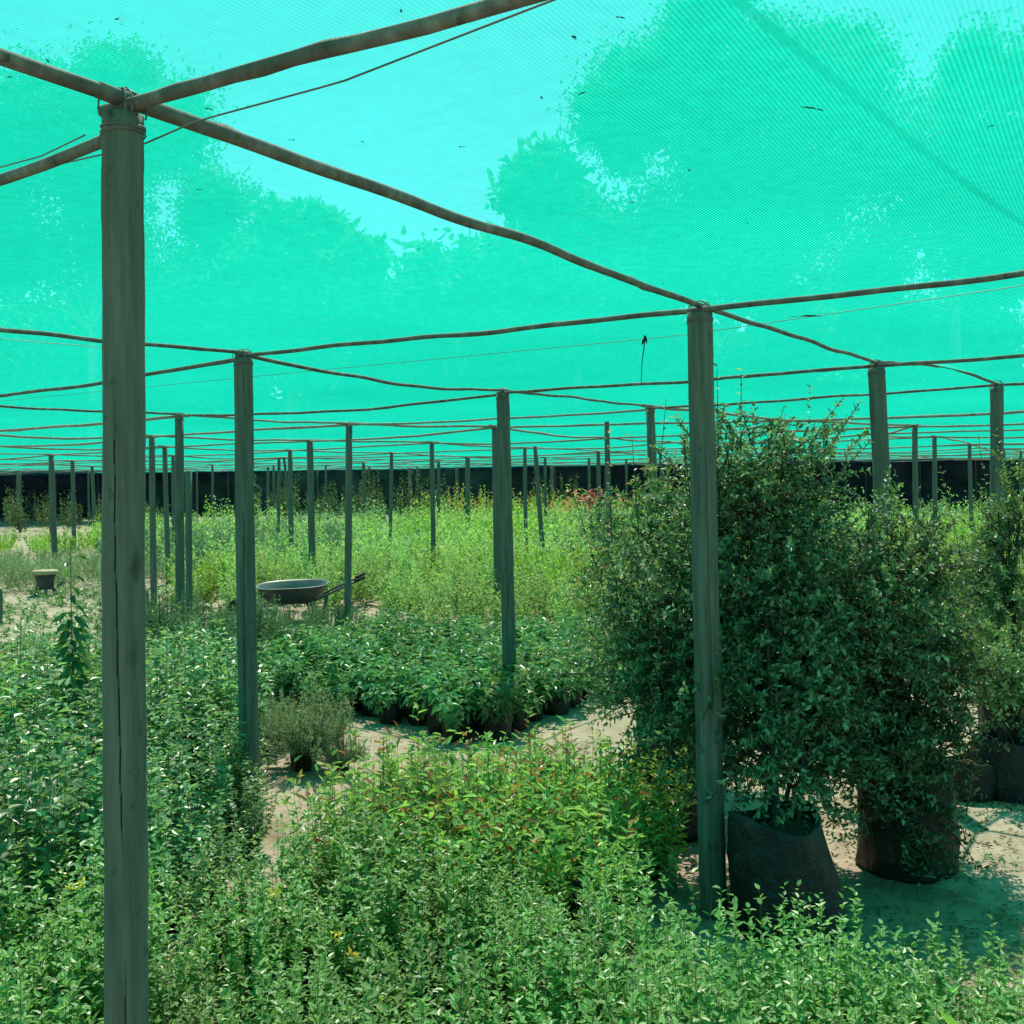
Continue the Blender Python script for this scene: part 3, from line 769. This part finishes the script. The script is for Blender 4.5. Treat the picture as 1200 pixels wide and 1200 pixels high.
for p in [(-3.0, 40.5), (-2.1, 41.5), (-1.4, 40.2), (-2.6, 43), (-.9, 42.5), (-3.6, 42.2), (-.4, 40.8), (.5, 43.2), (1.3, 44.0), (2.0, 43.2)]: straw(p[0], p[1], random.uniform(.8, 1.15), single=True)
yg = make_kind('yellow_green_shrub', 'yellow-green shrub behind the right edge bush', 'shrub', 'yellow-green shrubs at right',
    lambda r, mb, ms: sprigs(r, mb, ms, 34, 1.15, .5, 34, .06, .026, .45, .15, .4, .12, .35, .7, hvar=.35, stem_r=.005), [M['ygreen']], 4, bag=False)
for p in fill([(3.2, 8.9), (5.2, 8.0), (6.8, 10.5), (6.2, 12.3), (3.6, 11.8)], .75, .35): yg(p[0], p[1], random.uniform(.8, 1.15))
# low light strip right in front of the fence
low = make_kind('pale_low_shrub', 'low pale yellow-green plant in the sunny strip by the far fence', 'plant', 'low plants in the sunny strip by the fence',
    lambda r, mb, ms: sprigs(r, mb, None, 12, .4, .5, 12, .16, .05, .5, .1, .3, .2, .4, .8, hvar=.3), [M['ygreen']], 2, bag=False, stems=False)
for p in fill([(.6, 42), (5.5, 42), (6, 44), (.6, 45)], .9, .35): low(p[0], p[1], random.uniform(.8, 1.15), single=True)

opl = make_kind('orange_flower_shrub', 'low warm orange-pink flowering plant in front of the far fence', 'plant', 'orange-pink flowering row by the fence',
    lambda r, mb, ms: sprigs(r, mb, None, 14, .75, .5, 14, .15, .08, .5, .1, .3, .2, .3, .8, hvar=.4, red=.75, redt=.2), [M['ygreen'], M['peach']], 3, bag=False, stems=False)
for p in fill([(.7, 40.5), (4.6, 40.5), (5.0, 41.9), (.7, 41.9)], .8, .35): opl(p[0], p[1], random.uniform(.9, 1.5), single=True)
# red flowering shrub
p = at_depth(700, 600, 22.0)
t = thing('flowering_shrub', 'dark shrub with crimson red flowers left of the pink-tipped bush', 'shrub', (p[0], 22.0, 0))
r = np.random.default_rng(3)
mb, ms = MB(), MB(); sprigs(r, mb, ms, 26, 1.45, .45, 30, .09, .035, .45, .1, .4, .1, .35, .8, hvar=.4, stem_r=.006)
mb.build('foliage', M['darkleaf'], t); ms.build('stems', M['bark'], t)
fl = MB()
for (px, py) in [(684, 584), (689, 579), (694, 576), (692, 590), (687, 588), (698, 585), (700, 578)]:
    c = at_depth(px, py, 21.6) - np.array([p[0], 22.0, 0])
    n_ = 9; D = unit(r.normal(0, 1, (n_, 3))); fl.leaves(c + r.normal(0, .05, (n_, 3)), D, unit(r.normal(0, 1, (n_, 3))), .07, .045)
fl.build('flowers', M['crimson'], t)

# grey needle shrub by the path
t = thing('needle_shrub', 'grey-green needle leaved shrub in a black bag beside the pale sand path', 'shrub', (-1.27, 6.35, 0), .4)
t.scale = (.86, .86, .9)
mb, ms = MB(), MB(); sprigs(np.random.default_rng(8), mb, ms, 190, .46, .34, 60, .034, .007, .55, .1, .5, .09, .3, .8, hvar=.5, z0=.13)
mb.build('foliage', M['needle'], t); ms.build('stems', M['bark'], t)
b = link('grow_bag', BAGS[0][0], t); link('soil', BAGS[0][1], b)
for (x, y, s) in ((-1.02, 6.25, .42), (-1.62, 6.75, .65)):
    t2 = copy = thing('needle_shrub', 'small needle shrub in a bag right of the grey-green one by the path' if x > -1.2 else 'small needle shrub close behind the wheelbarrow post', 'shrub', (x, y, 0), 1.9)
    t2.scale = (s, s, s)
    for ch in t.children if False else [o for o in COL.objects if o.parent == t]:
        c = ch.copy(); COL.objects.link(c); c.parent = t2
        for g in [o for o in COL.objects if o.parent == ch]:
            gg = g.copy(); COL.objects.link(gg); gg.parent = c

# sapling at left
sx, sy = at_depth(85, 700, 5.5)[0], 5.5
t = thing('sapling', 'tall single stemmed sapling with dark drooping leaves in the left bed', 'sapling', (sx, sy, 0))
r = np.random.default_rng(9)
mb, ms = MB(), MB()
z = np.linspace(.0, 1.42, 20); S = np.stack([.012 * np.sin(z * 4), .01 * np.cos(z * 5), z], 1)
ms.tube(S, np.linspace(.006, .002, 20), 6)
zs = np.concatenate([np.linspace(.4, 1.05, 84), np.linspace(1.08, 1.42, 12)])
ph = np.arange(len(zs)) * 2.4
D = unit(np.stack([np.cos(ph), np.sin(ph), -.45 + r.normal(0, .25, len(zs))], 1))
P = np.stack([.012 * np.sin(zs * 4), .01 * np.cos(zs * 5), zs], 1)
for q in range(len(zs)): ms.tube([P[q], P[q] + D[q] * .025 + [0, 0, .012]], .0012, 4, False)
mb.leaves(P + D * .025 + [0, 0, .012], D, unit(np.array([0, 0, 1.]) + r.normal(0, .3, (len(zs), 3))), np.interp(zs, [.4, 1.1, 1.42], [.12, .085, .06]) * r.uniform(.7, 1.1, len(zs)), np.interp(zs, [.4, 1.4], [.055, .03]), .3, .3)
mb.build('foliage', M['sapling'], t); ms.build('stems', M['green_stem'], t)

# second, thin sapling at the left edge
sx = at_depth(14, 760, 5.2)[0]
t = thing('sapling', 'thin sparse sapling with few leaves at the left edge', 'sapling', (sx, 5.2, 0))
mb, ms = MB(), MB(); sprigs(np.random.default_rng(12), mb, ms, 4, 1.08, .16, 9, .06, .027, .4, .4, .3, .02, .3, .8, hvar=.2, stem_r=.004)
mb.build('foliage', M['redtip'], t); ms.build('stems', M['green_stem'], t)

# lime plant at the bottom edge
q = at_depth(1125, 1192, 2.15)
t = thing('lime_leaf_plant', 'lime green broad leaf tip poking up at the bottom right edge', 'plant', (q[0], 2.15, 0))
mb, ms = MB(), MB()
zt = q[2]
ms.tube([[0, 0, 0], [.01, 0, zt * .5], [0, 0, zt - .03]], [.004, .003, .002], 6)
n_ = 16; ph = np.arange(n_) * 2.4
D = unit(np.stack([np.cos(ph), np.sin(ph), np.linspace(-.1, 1.3, n_)], 1))
mb.leaves(np.stack([np.zeros(n_), np.zeros(n_), np.linspace(zt - .2, zt - .03, n_)], 1), D, unit(np.array([0, 0, 1.]) - D * .2), np.linspace(.09, .055, n_), .034, .3, .25)
mb.build('foliage', M['lime'], t); ms.build('stem', M['green_stem'], t)

# ------------------------------------------------------------------ large potted bushes
def bush(label, loc, lumps, n_twigs, per, L, W, mat, sprout=(), bagdim=(.2, .15, .42), bagmat='bag', seed=1, pink=None, slump=0., branches=7, soil=True, pk=.0, bag=True):
    """lumps: (dx, dy, z, radius) in metres; twigs start inside the lumps and grow outward and up"""
    r = np.random.default_rng(seed)
    t = thing('potted_bush', label, 'bush', loc)
    mb, ms = MB(), MB()
    lum = np.array(lumps, float)
    wts = lum[:, 3] ** 2.4; wts /= wts.sum()
    idx = r.choice(len(lum), n_twigs, p=wts)
    u = unit(r.normal(0, 1, (n_twigs, 3)))
    rad = r.uniform(.15, 1, n_twigs) ** .55
    ln = r.uniform(.10, .24, n_twigs)
    c = lum[idx, :3]
    start = c + u * (lum[idx, 3] * rad)[:, None] * [1, 1, 1.0]
    ncl = max(20, n_twigs // 11)                             # twigs gather on boughs, leaving gaps between them
    bough = r.integers(0, ncl, n_twigs); bough[:ncl] = np.arange(ncl)
    start = start[bough] * .86 + start * .14 + r.normal(0, .045, (n_twigs, 3)); u = unit(u[bough] + .5 * u)
    tdir = unit(u * .9 + np.array([0, 0, .35]) + r.normal(0, .45, (n_twigs, 3)))
    pts, dirs = [start], [tdir]
    for (dx, dy, z, ex, ey, ez) in sprout:                  # long shoots standing out of the crown
        pts.append(np.array([[dx, dy, z]])); v = np.array([ex - dx, ey - dy, ez - z]); dirs.append(unit(v)[None]); ln = np.append(ln, np.linalg.norm(v))
    start, tdir = np.concatenate(pts), np.concatenate(dirs)
    n = len(start)
    tt = np.linspace(.02, 1, per)[None, :, None] + r.normal(0, .02, (n, per, 1))
    droop = np.array([0, 0, -1.]) * (r.uniform(.0, .28, n) * ln)[:, None]
    droop[n_twigs:] *= .1
    P = start[:, None] + tdir[:, None] * ln[:, None, None] * tt + droop[:, None] * tt ** 2
    keep = (P[..., 2] > .06).ravel()
    ph = np.arange(per)[None] * 2.4 + r.uniform(0, 6.28, (n, 1))
    A = unit(np.cross(tdir, [.2, .95, .15])); B = np.cross(tdir, A)
    radv = np.cos(ph)[..., None] * A[:, None] + np.sin(ph)[..., None] * B[:, None]
    D = unit(radv * .75 + tdir[:, None] * .6 + r.normal(0, .25, (n, per, 3)))
    N = unit(tdir[:, None] - radv * .3 + np.array([0, 0, .5]) + r.normal(0, .35, (n, per, 3)))
    sz = r.uniform(.65, 1.2, (n, per))
    flat = lambda a: a.reshape(-1, a.shape[-1])[keep]
    mask = (r.uniform(0, 1, (n, per)) < pk * (tt[..., 0] > .7)).astype(int).ravel()[keep]
    mb.leaves(flat(P), flat(D), flat(N), (L * sz).ravel()[keep], (W * sz).ravel()[keep], .3, .2, 0, mask)
    mb.build('crown', [M[mat], M['pinkleaf']], t)
    for q in range(0, n):
        if q % 2 == 0 or q >= n_twigs:
            e = start[q] + tdir[q] * ln[q] + droop[q]
            ms.tube([start[q] - tdir[q] * .05, start[q] + tdir[q] * ln[q] * .5 + droop[q] * .25, e], [.003, .0022, .0012], 4, False)
    for q in range(branches):                                # main stems from the soil into the crown
        k = r.choice(len(lum), p=wts); e = lum[k, :3] + r.normal(0, .2, 3) * lum[k, 3]
        b = np.array([r.normal(0, .03), r.normal(0, .03), bagdim[2] * .8])
        m1 = b * .6 + e * .4 + r.normal(0, .04, 3); m1[2] += .05
        tt_ = np.linspace(0, 1, 9)[:, None]
        S = (1 - tt_) ** 2 * b + 2 * tt_ * (1 - tt_) * m1 + tt_ ** 2 * e
        ms.tube(S, np.linspace(.014, .005, 9), 7, False)
        for w in range(5):
            s0 = S[r.integers(3, 9)]; d = unit(r.normal(0, 1, 3) + [0, 0, .3])
            ms.tube([s0, s0 + d * .15, s0 + d * .3 + [0, 0, -.02]], [.005, .0035, .002], 5, False)
    ms.build('branches', M['bark'], t, True)
    if bag:
        b, s = bag_mesh(r, bagdim[0], bagdim[1], bagdim[2], 40, slump=slump, wr=.07)
        bo = b.build('grow_bag', M[bagmat], t, True); s.build('soil', M['soil'], bo)
    return t

# the big one behind post B
bx, by = at_depth(922, 1000, 4.02)[0], 4.02
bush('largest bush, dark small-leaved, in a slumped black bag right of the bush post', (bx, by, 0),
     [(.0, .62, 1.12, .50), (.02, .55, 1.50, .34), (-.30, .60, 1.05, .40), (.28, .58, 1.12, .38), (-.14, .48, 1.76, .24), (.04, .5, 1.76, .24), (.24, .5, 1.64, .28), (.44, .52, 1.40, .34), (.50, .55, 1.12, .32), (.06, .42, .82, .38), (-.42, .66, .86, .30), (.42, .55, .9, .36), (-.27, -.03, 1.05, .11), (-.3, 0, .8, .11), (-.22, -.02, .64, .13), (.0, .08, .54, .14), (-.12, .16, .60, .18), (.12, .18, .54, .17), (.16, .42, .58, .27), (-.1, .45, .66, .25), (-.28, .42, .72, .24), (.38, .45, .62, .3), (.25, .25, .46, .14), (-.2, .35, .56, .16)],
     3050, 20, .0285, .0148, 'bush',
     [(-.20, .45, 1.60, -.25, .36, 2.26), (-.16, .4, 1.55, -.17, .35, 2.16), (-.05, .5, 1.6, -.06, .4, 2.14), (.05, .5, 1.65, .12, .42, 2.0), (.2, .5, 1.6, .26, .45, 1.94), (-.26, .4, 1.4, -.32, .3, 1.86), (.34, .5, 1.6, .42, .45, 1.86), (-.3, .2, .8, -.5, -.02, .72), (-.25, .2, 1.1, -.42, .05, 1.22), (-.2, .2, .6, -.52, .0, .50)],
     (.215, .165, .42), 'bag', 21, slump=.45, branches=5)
bx, by = at_depth(1062, 1000, 4.62)[0], 4.62
bush('second dark bush, in a brown bag right of the largest bush', (bx, by, 0),
     [(-.02, .18, .85, .37), (-.02, .22, 1.18, .32), (.08, .2, 1.36, .22), (-.15, .15, .72, .32), (.08, .12, .75, .32), (-.02, .0, .5, .26), (-.1, -.12, .34, .2), (.04, -.16, .40, .18), (-.04, -.2, .16, .13), (-.14, -.18, .36, .15), (.02, -.2, .28, .16), (.04, .2, 1.28, .15)],
     1350, 20, .0275, .0142, 'bush', [(.0, .2, 1.2, .03, .15, 1.62), (.15, .2, 1.0, .26, .15, 1.38), (.08, .2, 1.2, .14, .1, 1.5)],
     (.21, .18, .46), 'bag_brown', 22)
# lighter, pink-tipped bush left of post B
bx = .86
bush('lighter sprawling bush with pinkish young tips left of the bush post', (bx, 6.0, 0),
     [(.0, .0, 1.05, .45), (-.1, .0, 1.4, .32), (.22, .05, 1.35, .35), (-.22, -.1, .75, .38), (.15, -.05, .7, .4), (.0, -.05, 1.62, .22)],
     1150, 17, .034, .0165, 'bush_pale', [(-.05, 0, 1.5, .0, -.1, 2.12), (.1, 0, 1.5, .12, .0, 2.0), (-.3, 0, 1.3, -.32, -.05, 1.98), (-.15, 0, 1.4, -.18, 0, 1.95), (-.3, 0, .9, -.55, -.1, 1.72), (.25, 0, 1.5, .3, 0, 2.0)],
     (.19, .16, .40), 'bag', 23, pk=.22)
# right edge bushes
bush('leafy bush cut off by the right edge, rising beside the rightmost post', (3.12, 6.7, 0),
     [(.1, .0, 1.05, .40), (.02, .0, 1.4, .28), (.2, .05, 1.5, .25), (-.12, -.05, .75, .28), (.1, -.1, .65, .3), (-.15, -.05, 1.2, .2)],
     640, 18, .034, .017, 'bush_pale', [(-.1, 0, 1.4, -.22, -.1, 1.95), (.0, 0, 1.5, -.06, 0, 1.98), (-.3, 0, 1.2, -.42, 0, 1.75)], (.19, .17, .34), 'bag', 24)
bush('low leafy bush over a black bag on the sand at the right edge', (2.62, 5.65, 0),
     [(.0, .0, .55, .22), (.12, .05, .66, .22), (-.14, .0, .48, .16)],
     240, 16, .032, .016, 'bush_pale', [], (.2, .18, .30), 'bag', 25)
# empty grey bags left of post B
for (px, py, d, lab) in ((792, 985, 5.05, 'black plastic bag of soil in the leaves left of the bush post'), (1140, 958, 5.6, 'black plastic bag of soil behind the second dark bush')):
    p = at_depth(px, py, d)
    t = thing('soil_bag', lab, 'plant bag', (p[0], d, 0))
    b, s = bag_mesh(RNG, .12, .125, .2, 24); bo = b.build('bag_wall', M['bag'], t, True); s.build('soil', M['soil'], t)

# ------------------------------------------------------------------ wheelbarrow
wx, wy = at_depth(343, 700, 13.05)[0], 13.05
M['steel'] = plain_mat('worn_grey_steel', (.085, .09, .088), .45, .5, .5, 5)
M['steel_dark'] = plain_mat('dark_painted_steel', (.035, .042, .045), .5, .4, .4, 6)
M['rubber'] = plain_mat('black_rubber', (.02, .02, .02), .8, .2)
wb = thing('wheelbarrow', 'dark steel wheelbarrow with worn grey tray parked among the beds', 'wheelbarrow', (wx, wy, 0), .12)
wb.scale = (1, 1, .87)
mb = MB(); seg = 36; th = np.arange(seg) * 6.283 / seg
def ring(a_, b_, z, sx_=0, tilt=0):
    c_, s_ = np.cos(th), np.sin(th); e = .75
    x = a_ * np.sign(c_) * abs(c_) ** e + sx_; y = b_ * np.sign(s_) * abs(s_) ** e
    return np.stack([x, y * 1.12, z + tilt * x + .07 * y * (z > .3)], 1)
rings = [ring(.22, .16, .27), ring(.31, .23, .30, 0), ring(.385, .285, .42, 0, .02), ring(.43, .33, .525, 0, .03), ring(.445, .345, .53, 0, .03), ring(.43, .33, .538, 0, .03), ring(.415, .318, .52, 0, .03), ring(.37, .275, .42, 0, .02), ring(.295, .22, .31), ring(.2, .15, .285)]
V = np.concatenate(rings); k = len(rings)
i, j = np.meshgrid(np.arange(k - 1), np.arange(seg), indexing='ij'); a = i * seg + j; b = i * seg + (j + 1) % seg
fq = np.stack([a, b, b + seg, a + seg], -1)
mb.add(V, [fq[:3].reshape(-1, 4), np.arange(seg)[None, ::-1]], 1)
mb.add(V, [fq[3:].reshape(-1, 4), (np.arange(seg) + (k - 1) * seg)[None]], 0)
mb.build('tray', [M['steel'], M['steel_dark']], wb, True)
for s in (-1, 1):
    hd = MB(); hd.tube([[-.62, s * .05, .2], [-.3, s * .17, .25], [.3, s * .22, .33], [.55, s * .25, .46], [.86, s * .27, .62]], .016, 8)
    ho = hd.build('handle', M['steel_dark'], wb, True)
    g = MB(); g.tube([[.76, s * .264, .571], [.89, s * .272, .637]], .021, 10); g.build('grip', M['rubber'], ho, True)
    lg = MB(); lg.tube([[.18, s * .215, .32], [.26, s * .235, .02], [.36, s * .235, .02], [.42, s * .235, .38]], .013, 8); lg.build('leg', M['steel_dark'], wb, True)
wh = thing('w', None, None); wh.name = 'wheel'; wh.parent = wb; wh.location = (-.6, 0, .19)
def torus(R0, r0, seg=28, s2=10):
    mb = MB(); A = np.linspace(0, 6.283, seg, endpoint=False); B = np.linspace(0, 6.283, s2, endpoint=False)
    a_, b_ = np.meshgrid(A, B, indexing='ij')
    V = np.stack([(R0 + r0 * np.cos(b_)) * np.cos(a_), r0 * np.sin(b_), (R0 + r0 * np.cos(b_)) * np.sin(a_)], -1)
    i, j = np.meshgrid(np.arange(seg), np.arange(s2), indexing='ij')
    f = np.stack([i * s2 + j, ((i + 1) % seg) * s2 + j, ((i + 1) % seg) * s2 + (j + 1) % s2, i * s2 + (j + 1) % s2], -1).reshape(-1, 4)
    mb.add(V, [f]); return mb
torus(.15, .04).build('tyre', M['rubber'], wh, True)
rm = MB(); rm.tube([[0, -.03, 0], [0, .03, 0]], [.11, .11], 20); rm.tube([[0, -.06, 0], [0, .06, 0]], [.012, .012], 8); rm.build('rim', M['steel'], wh, True)

# ------------------------------------------------------------------ low stool
px_ = at_depth(53, 690, 16.6)
st = thing('low_stool', 'low round stool with pale top and dark open base by the sandy track', 'stool', (px_[0], 16.6, 0))
M['pale_top'] = plain_mat('pale_worn_top', (.34, .26, .165), .8, .2, .3, 12)
M['dark_tub'] = plain_mat('dark_tub', (.05, .045, .05), .6, .3, .4, 9)
mb = MB(); zz = np.array([.335, .345, .385, .40, .402]); rr = np.array([.18, .192, .195, .18, .02])
mb.tube(np.stack([0 * zz, 0 * zz, zz], 1), rr, 28); mb.build('seat', M['pale_top'], st, True)
mb = MB(); zz = np.array([.10, .14, .2, .28, .337]); rr = np.array([.135, .13, .128, .145, .165])
mb.tube(np.stack([0 * zz, 0 * zz, zz], 1), rr, 28); mb.build('base', M['dark_tub'], st, True)
for q in range(4):
    an = .4 + q * 1.571
    lg = MB(); lg.tube([[.12 * math.cos(an), .12 * math.sin(an), .12], [.15 * math.cos(an), .15 * math.sin(an), 0]], [.03, .035], 8); lg.build('leg', M['dark_tub'], st, True)

# ------------------------------------------------------------------ litter and weeds
mb = MB(); r = np.random.default_rng(31)
n_ = 5200
P = np.stack([r.uniform(-4.5, 3.4, n_), r.uniform(2.2, 8.5, n_), np.full(n_, .022)], 1)
P[3400:, 0] = r.uniform(-11, -3.8, n_ - 3400); P[3400:, 1] = r.uniform(9.5, 18, n_ - 3400)
D = unit(np.stack([r.normal(0, 1, n_), r.normal(0, 1, n_), r.normal(0, .12, n_)], 1))
mb.leaves(P, D, unit(np.array([0, 0, 1.]) + r.normal(0, .3, (n_, 3))), r.uniform(.012, .035, n_), r.uniform(.006, .014, n_), .4, .2)
n2 = 5200
P = np.stack([r.uniform(.2, 3.2, n2), r.uniform(3.2, 6.2, n2), np.full(n2, .02)], 1)
P = P[(np.sin(P[:, 0] * 4.1 + 1) + np.sin(P[:, 1] * 5.3) + r.normal(0, .9, n2)) > .1]
D = unit(np.stack([r.normal(0, 1, len(P)), r.normal(0, 1, len(P)), r.normal(0, .15, len(P))], 1))
mb.leaves(P, D, unit(np.array([0, 0, 1.]) + r.normal(0, .35, (len(P), 3))), r.uniform(.012, .03, len(P)), r.uniform(.006, .014, len(P)), .4, .2)
tag(mb.build('leaf_litter', M['dry']), 'dry leaf litter scattered over the pale sand between the beds', 'leaf litter', None, 'stuff')
mb = MB()
for _ in range(420):
    x, y = r.uniform(-9.5, -4.2), r.uniform(10.5, 17.2)
    sprigs(r, mb, None, 4, r.uniform(.05, .2), .13, 7, .06, .022, .4, .1, .3, .04, .4, .8, base=(x, y, 0))
for _ in range(110):
    x, y = r.uniform(-1.6, 2.6), r.uniform(3.3, 7.2)
    sprigs(r, mb, None, 3, r.uniform(.02, .07), .05, 5, .025, .012, .4, .1, .3, .02, .4, .8, base=(x, y, 0))
tag(mb.build('weeds', M['mid']), 'low scattered weeds sprouting from the sandy track and path', 'weeds', None, 'stuff')

# ------------------------------------------------------------------ trees beyond the fence
def tree(label, d, lumps_px, trunk_px, leaf=.36, dens=1.0, seed=1):
    r = np.random.default_rng(seed)
    bx = at_depth(trunk_px, 600, d)[0]
    t = thing('tree', label, 'tree', (bx, d, 0), 0, 'trees beyond the fence')
    mb, ms = MB(), MB(); cs = []
    for (px, py, rp) in lumps_px:
        c = at_depth(px, py, d) - np.array([bx, d, 0]); c[1] += r.normal(0, 2.0); R0 = rp * d / F_PX
        cs.append((c, R0))
        for q in range(int(26 * dens)):
            u = unit(r.normal(0, 1, 3)); cc = c + u * R0 * r.uniform(.35, 1.0); n_ = int(330 * (dens + 1) / 2)
            P = cc + r.normal(0, 1, (n_, 3)) * R0 * (.14 + .22 * r.uniform(0, 1, (n_, 1)) ** 2)
            mb.leaves(P, unit(r.normal(0, 1, (n_, 3))), unit(r.normal(0, 1, (n_, 3))), leaf * r.uniform(.6, 1.3, n_), leaf * .5, .3, .2)
        n_ = int(900 * dens); P = c + unit(r.normal(0, 1, (n_, 3))) * R0 * (r.uniform(0, 1, n_) ** .5 * .42)[:, None]
        mb.leaves(P, unit(r.normal(0, 1, (n_, 3))), unit(r.normal(0, 1, (n_, 3))), leaf * 1.7, leaf * 1.1, .3, .2)
    mb.build('crown', M['treeleaf'], t)
    zc = np.mean([c[2] for c, _ in cs]); xc = np.mean([c[0] for c, _ in cs])
    ms.tube([[0, 0, -.2], [xc * .2 + .1, 0, zc * .4], [xc * .6, 0, zc * .8], [xc, 0, zc * 1.05]], [.42, .34, .24, .12], 12)
    for c, _ in cs:
        b = np.array([xc * .4, 0, zc * .55]); ms.tube([b, b * .5 + c * .5 + [0, 0, -.4], c], [.16, .1, .05], 7, False)
    ms.build('trunk', M['tree_bark'], t, True)
tree('tall tree behind the net at upper left with a stepped leafy edge', 66, [(-40, 190, 75), (40, 170, 62), (110, 190, 70), (165, 128, 48), (215, 175, 58), (235, 235, 48), (120, 290, 90), (20, 300, 80), (170, 340, 70), (60, 120, 45)], 110, seed=41)
tree('smaller rounded tree right of the tall upper left tree', 68, [(340, 285, 42), (365, 268, 26), (300, 330, 48), (380, 350, 52), (330, 400, 50), (430, 312, 20)], 335, .8, seed=42)
tree('low dark tree in the middle of the far treeline', 70, [(460, 380, 52), (520, 350, 46), (500, 420, 50), (570, 360, 44), (600, 420, 50)], 520, .8, seed=43)
tree('broad tree left of the giant one at upper right', 67, [(640, 330, 62), (700, 290, 70), (630, 225, 36), (670, 260, 40), (730, 370, 70), (660, 410, 60)], 680, .8, seed=44)
tree('giant tree filling the upper right beyond the net', 66, [(720, 160, 50), (760, 110, 58), (790, 60, 48), (840, 120, 75), (850, 210, 85), (800, 290, 80), (920, 80, 60), (940, 220, 90), (880, 320, 80), (960, 140, 70), (830, 10, 50)], 860, seed=45)
tree('second giant tree at the far right beyond the net', 68, [(1050, 190, 75), (1110, 250, 85), (1190, 170, 80), (1040, 310, 80), (1180, 320, 90), (1130, 100, 45), (1230, 80, 70), (1000, 60, 40)], 1120, seed=46)
tree('leafy tree low behind the fence right of the middle', 72, [(900, 420, 60), (980, 420, 60), (1060, 420, 60), (1140, 420, 62)], 1010, .8, seed=47)
tree('leafy tree low behind the fence at far left', 72, [(30, 420, 60), (120, 420, 60), (210, 420, 60), (270, 430, 50)], 150, .8, seed=48)
tree('low tree behind the fence beside the middle post', 74, [(390, 450, 46), (460, 455, 46), (740, 440, 60), (820, 440, 50)], 600, .8, seed=49)

for q, x in enumerate(np.linspace(-44, 44, 30)):          # bushes growing up against the outside of the fence
    y = 66 - x * .13 + RNG.normal(0, 1.5)
    t = thing('fence_bush', 'large dark bush growing outside behind the black fence', 'bush', (x, y, 0), 0, 'bushes outside the fence')
    mb, ms = MB(), MB(); r = np.random.default_rng(60 + q); hh = r.uniform(6.5, 9.5)
    n_ = 2600; u = unit(r.normal(0, 1, (n_, 3))) * (r.uniform(0, 1, n_) ** .4)[:, None]
    P = u * [2.9, 1.6, hh / 2] * (1 + .25 * np.sin(u[:, :1] * 7 + q) * np.cos(u[:, 2:] * 8)) + [0, 0, hh / 2]
    mb.leaves(P, unit(r.normal(0, 1, (n_, 3))), unit(r.normal(0, 1, (n_, 3))), .75 * r.uniform(.6, 1.3, n_), .4, .3, .2)
    mb.build('foliage', M['treeleaf'], t)
    for a_ in range(4): ms.tube([[0, 0, -.1], [math.cos(a_ * 1.6) * .4, math.sin(a_ * 1.6) * .4, hh * .3], [math.cos(a_ * 1.6) * 1.3, math.sin(a_ * 1.6) * .8, hh * .7]], [.12, .09, .04], 7)
    ms.build('stems', M['tree_bark'], t, True)

# ------------------------------------------------------------------ light, sky, camera
SUN_EL = 61.0
w = bpy.data.worlds.new('World'); scene.world = w; w.use_nodes = True
nt = w.node_tree; nt.nodes.clear()
sky = nt.nodes.new('ShaderNodeTexSky'); sky.sky_type = 'NISHITA'; sky.sun_disc = False
sky.sun_elevation = R(SUN_EL); sky.sun_rotation = R(0); sky.dust_density = .2; sky.ozone_density = 6.0; sky.air_density = .6
bg = nt.nodes.new('ShaderNodeBackground'); bg.inputs[1].default_value = .05
wo = nt.nodes.new('ShaderNodeOutputWorld')
nt.links.new(sky.outputs[0], bg.inputs[0]); nt.links.new(bg.outputs[0], wo.inputs[0])
sl = bpy.data.lights.new('sun', 'SUN'); sl.energy = 5.0; sl.angle = R(.5); sl.color = (1.0, .90, .76)
so = bpy.data.objects.new('sun', sl); COL.objects.link(so); so.rotation_euler = (R(-(90 - SUN_EL)), 0, 0); so.location = (0, 20, 40)

cd = bpy.data.cameras.new('camera'); co = bpy.data.objects.new('camera', cd); COL.objects.link(co)
co.location = (0, 0, CAM_Z); co.rotation_euler = (R(90), R(ROLL), 0)
cd.sensor_width = 36; cd.lens = 36 * F_PX / 1200; cd.shift_y = -(600 - HOR) / 1200
cd.clip_start = .05; cd.clip_end = 2000
scene.camera = co

vs = scene.view_settings; vs.view_transform = 'Standard'; vs.look = 'None'; vs.gamma = 1; vs.exposure = 1.62
scene.render.engine = 'CYCLES'
cy = scene.cycles
cy.max_bounces = 8; cy.diffuse_bounces = 4; cy.glossy_bounces = 2; cy.transmission_bounces = 4; cy.transparent_max_bounces = 16
cy.use_denoising = True; cy.sample_clamp_indirect = 6; cy.caustics_reflective = False; cy.caustics_refractive = False
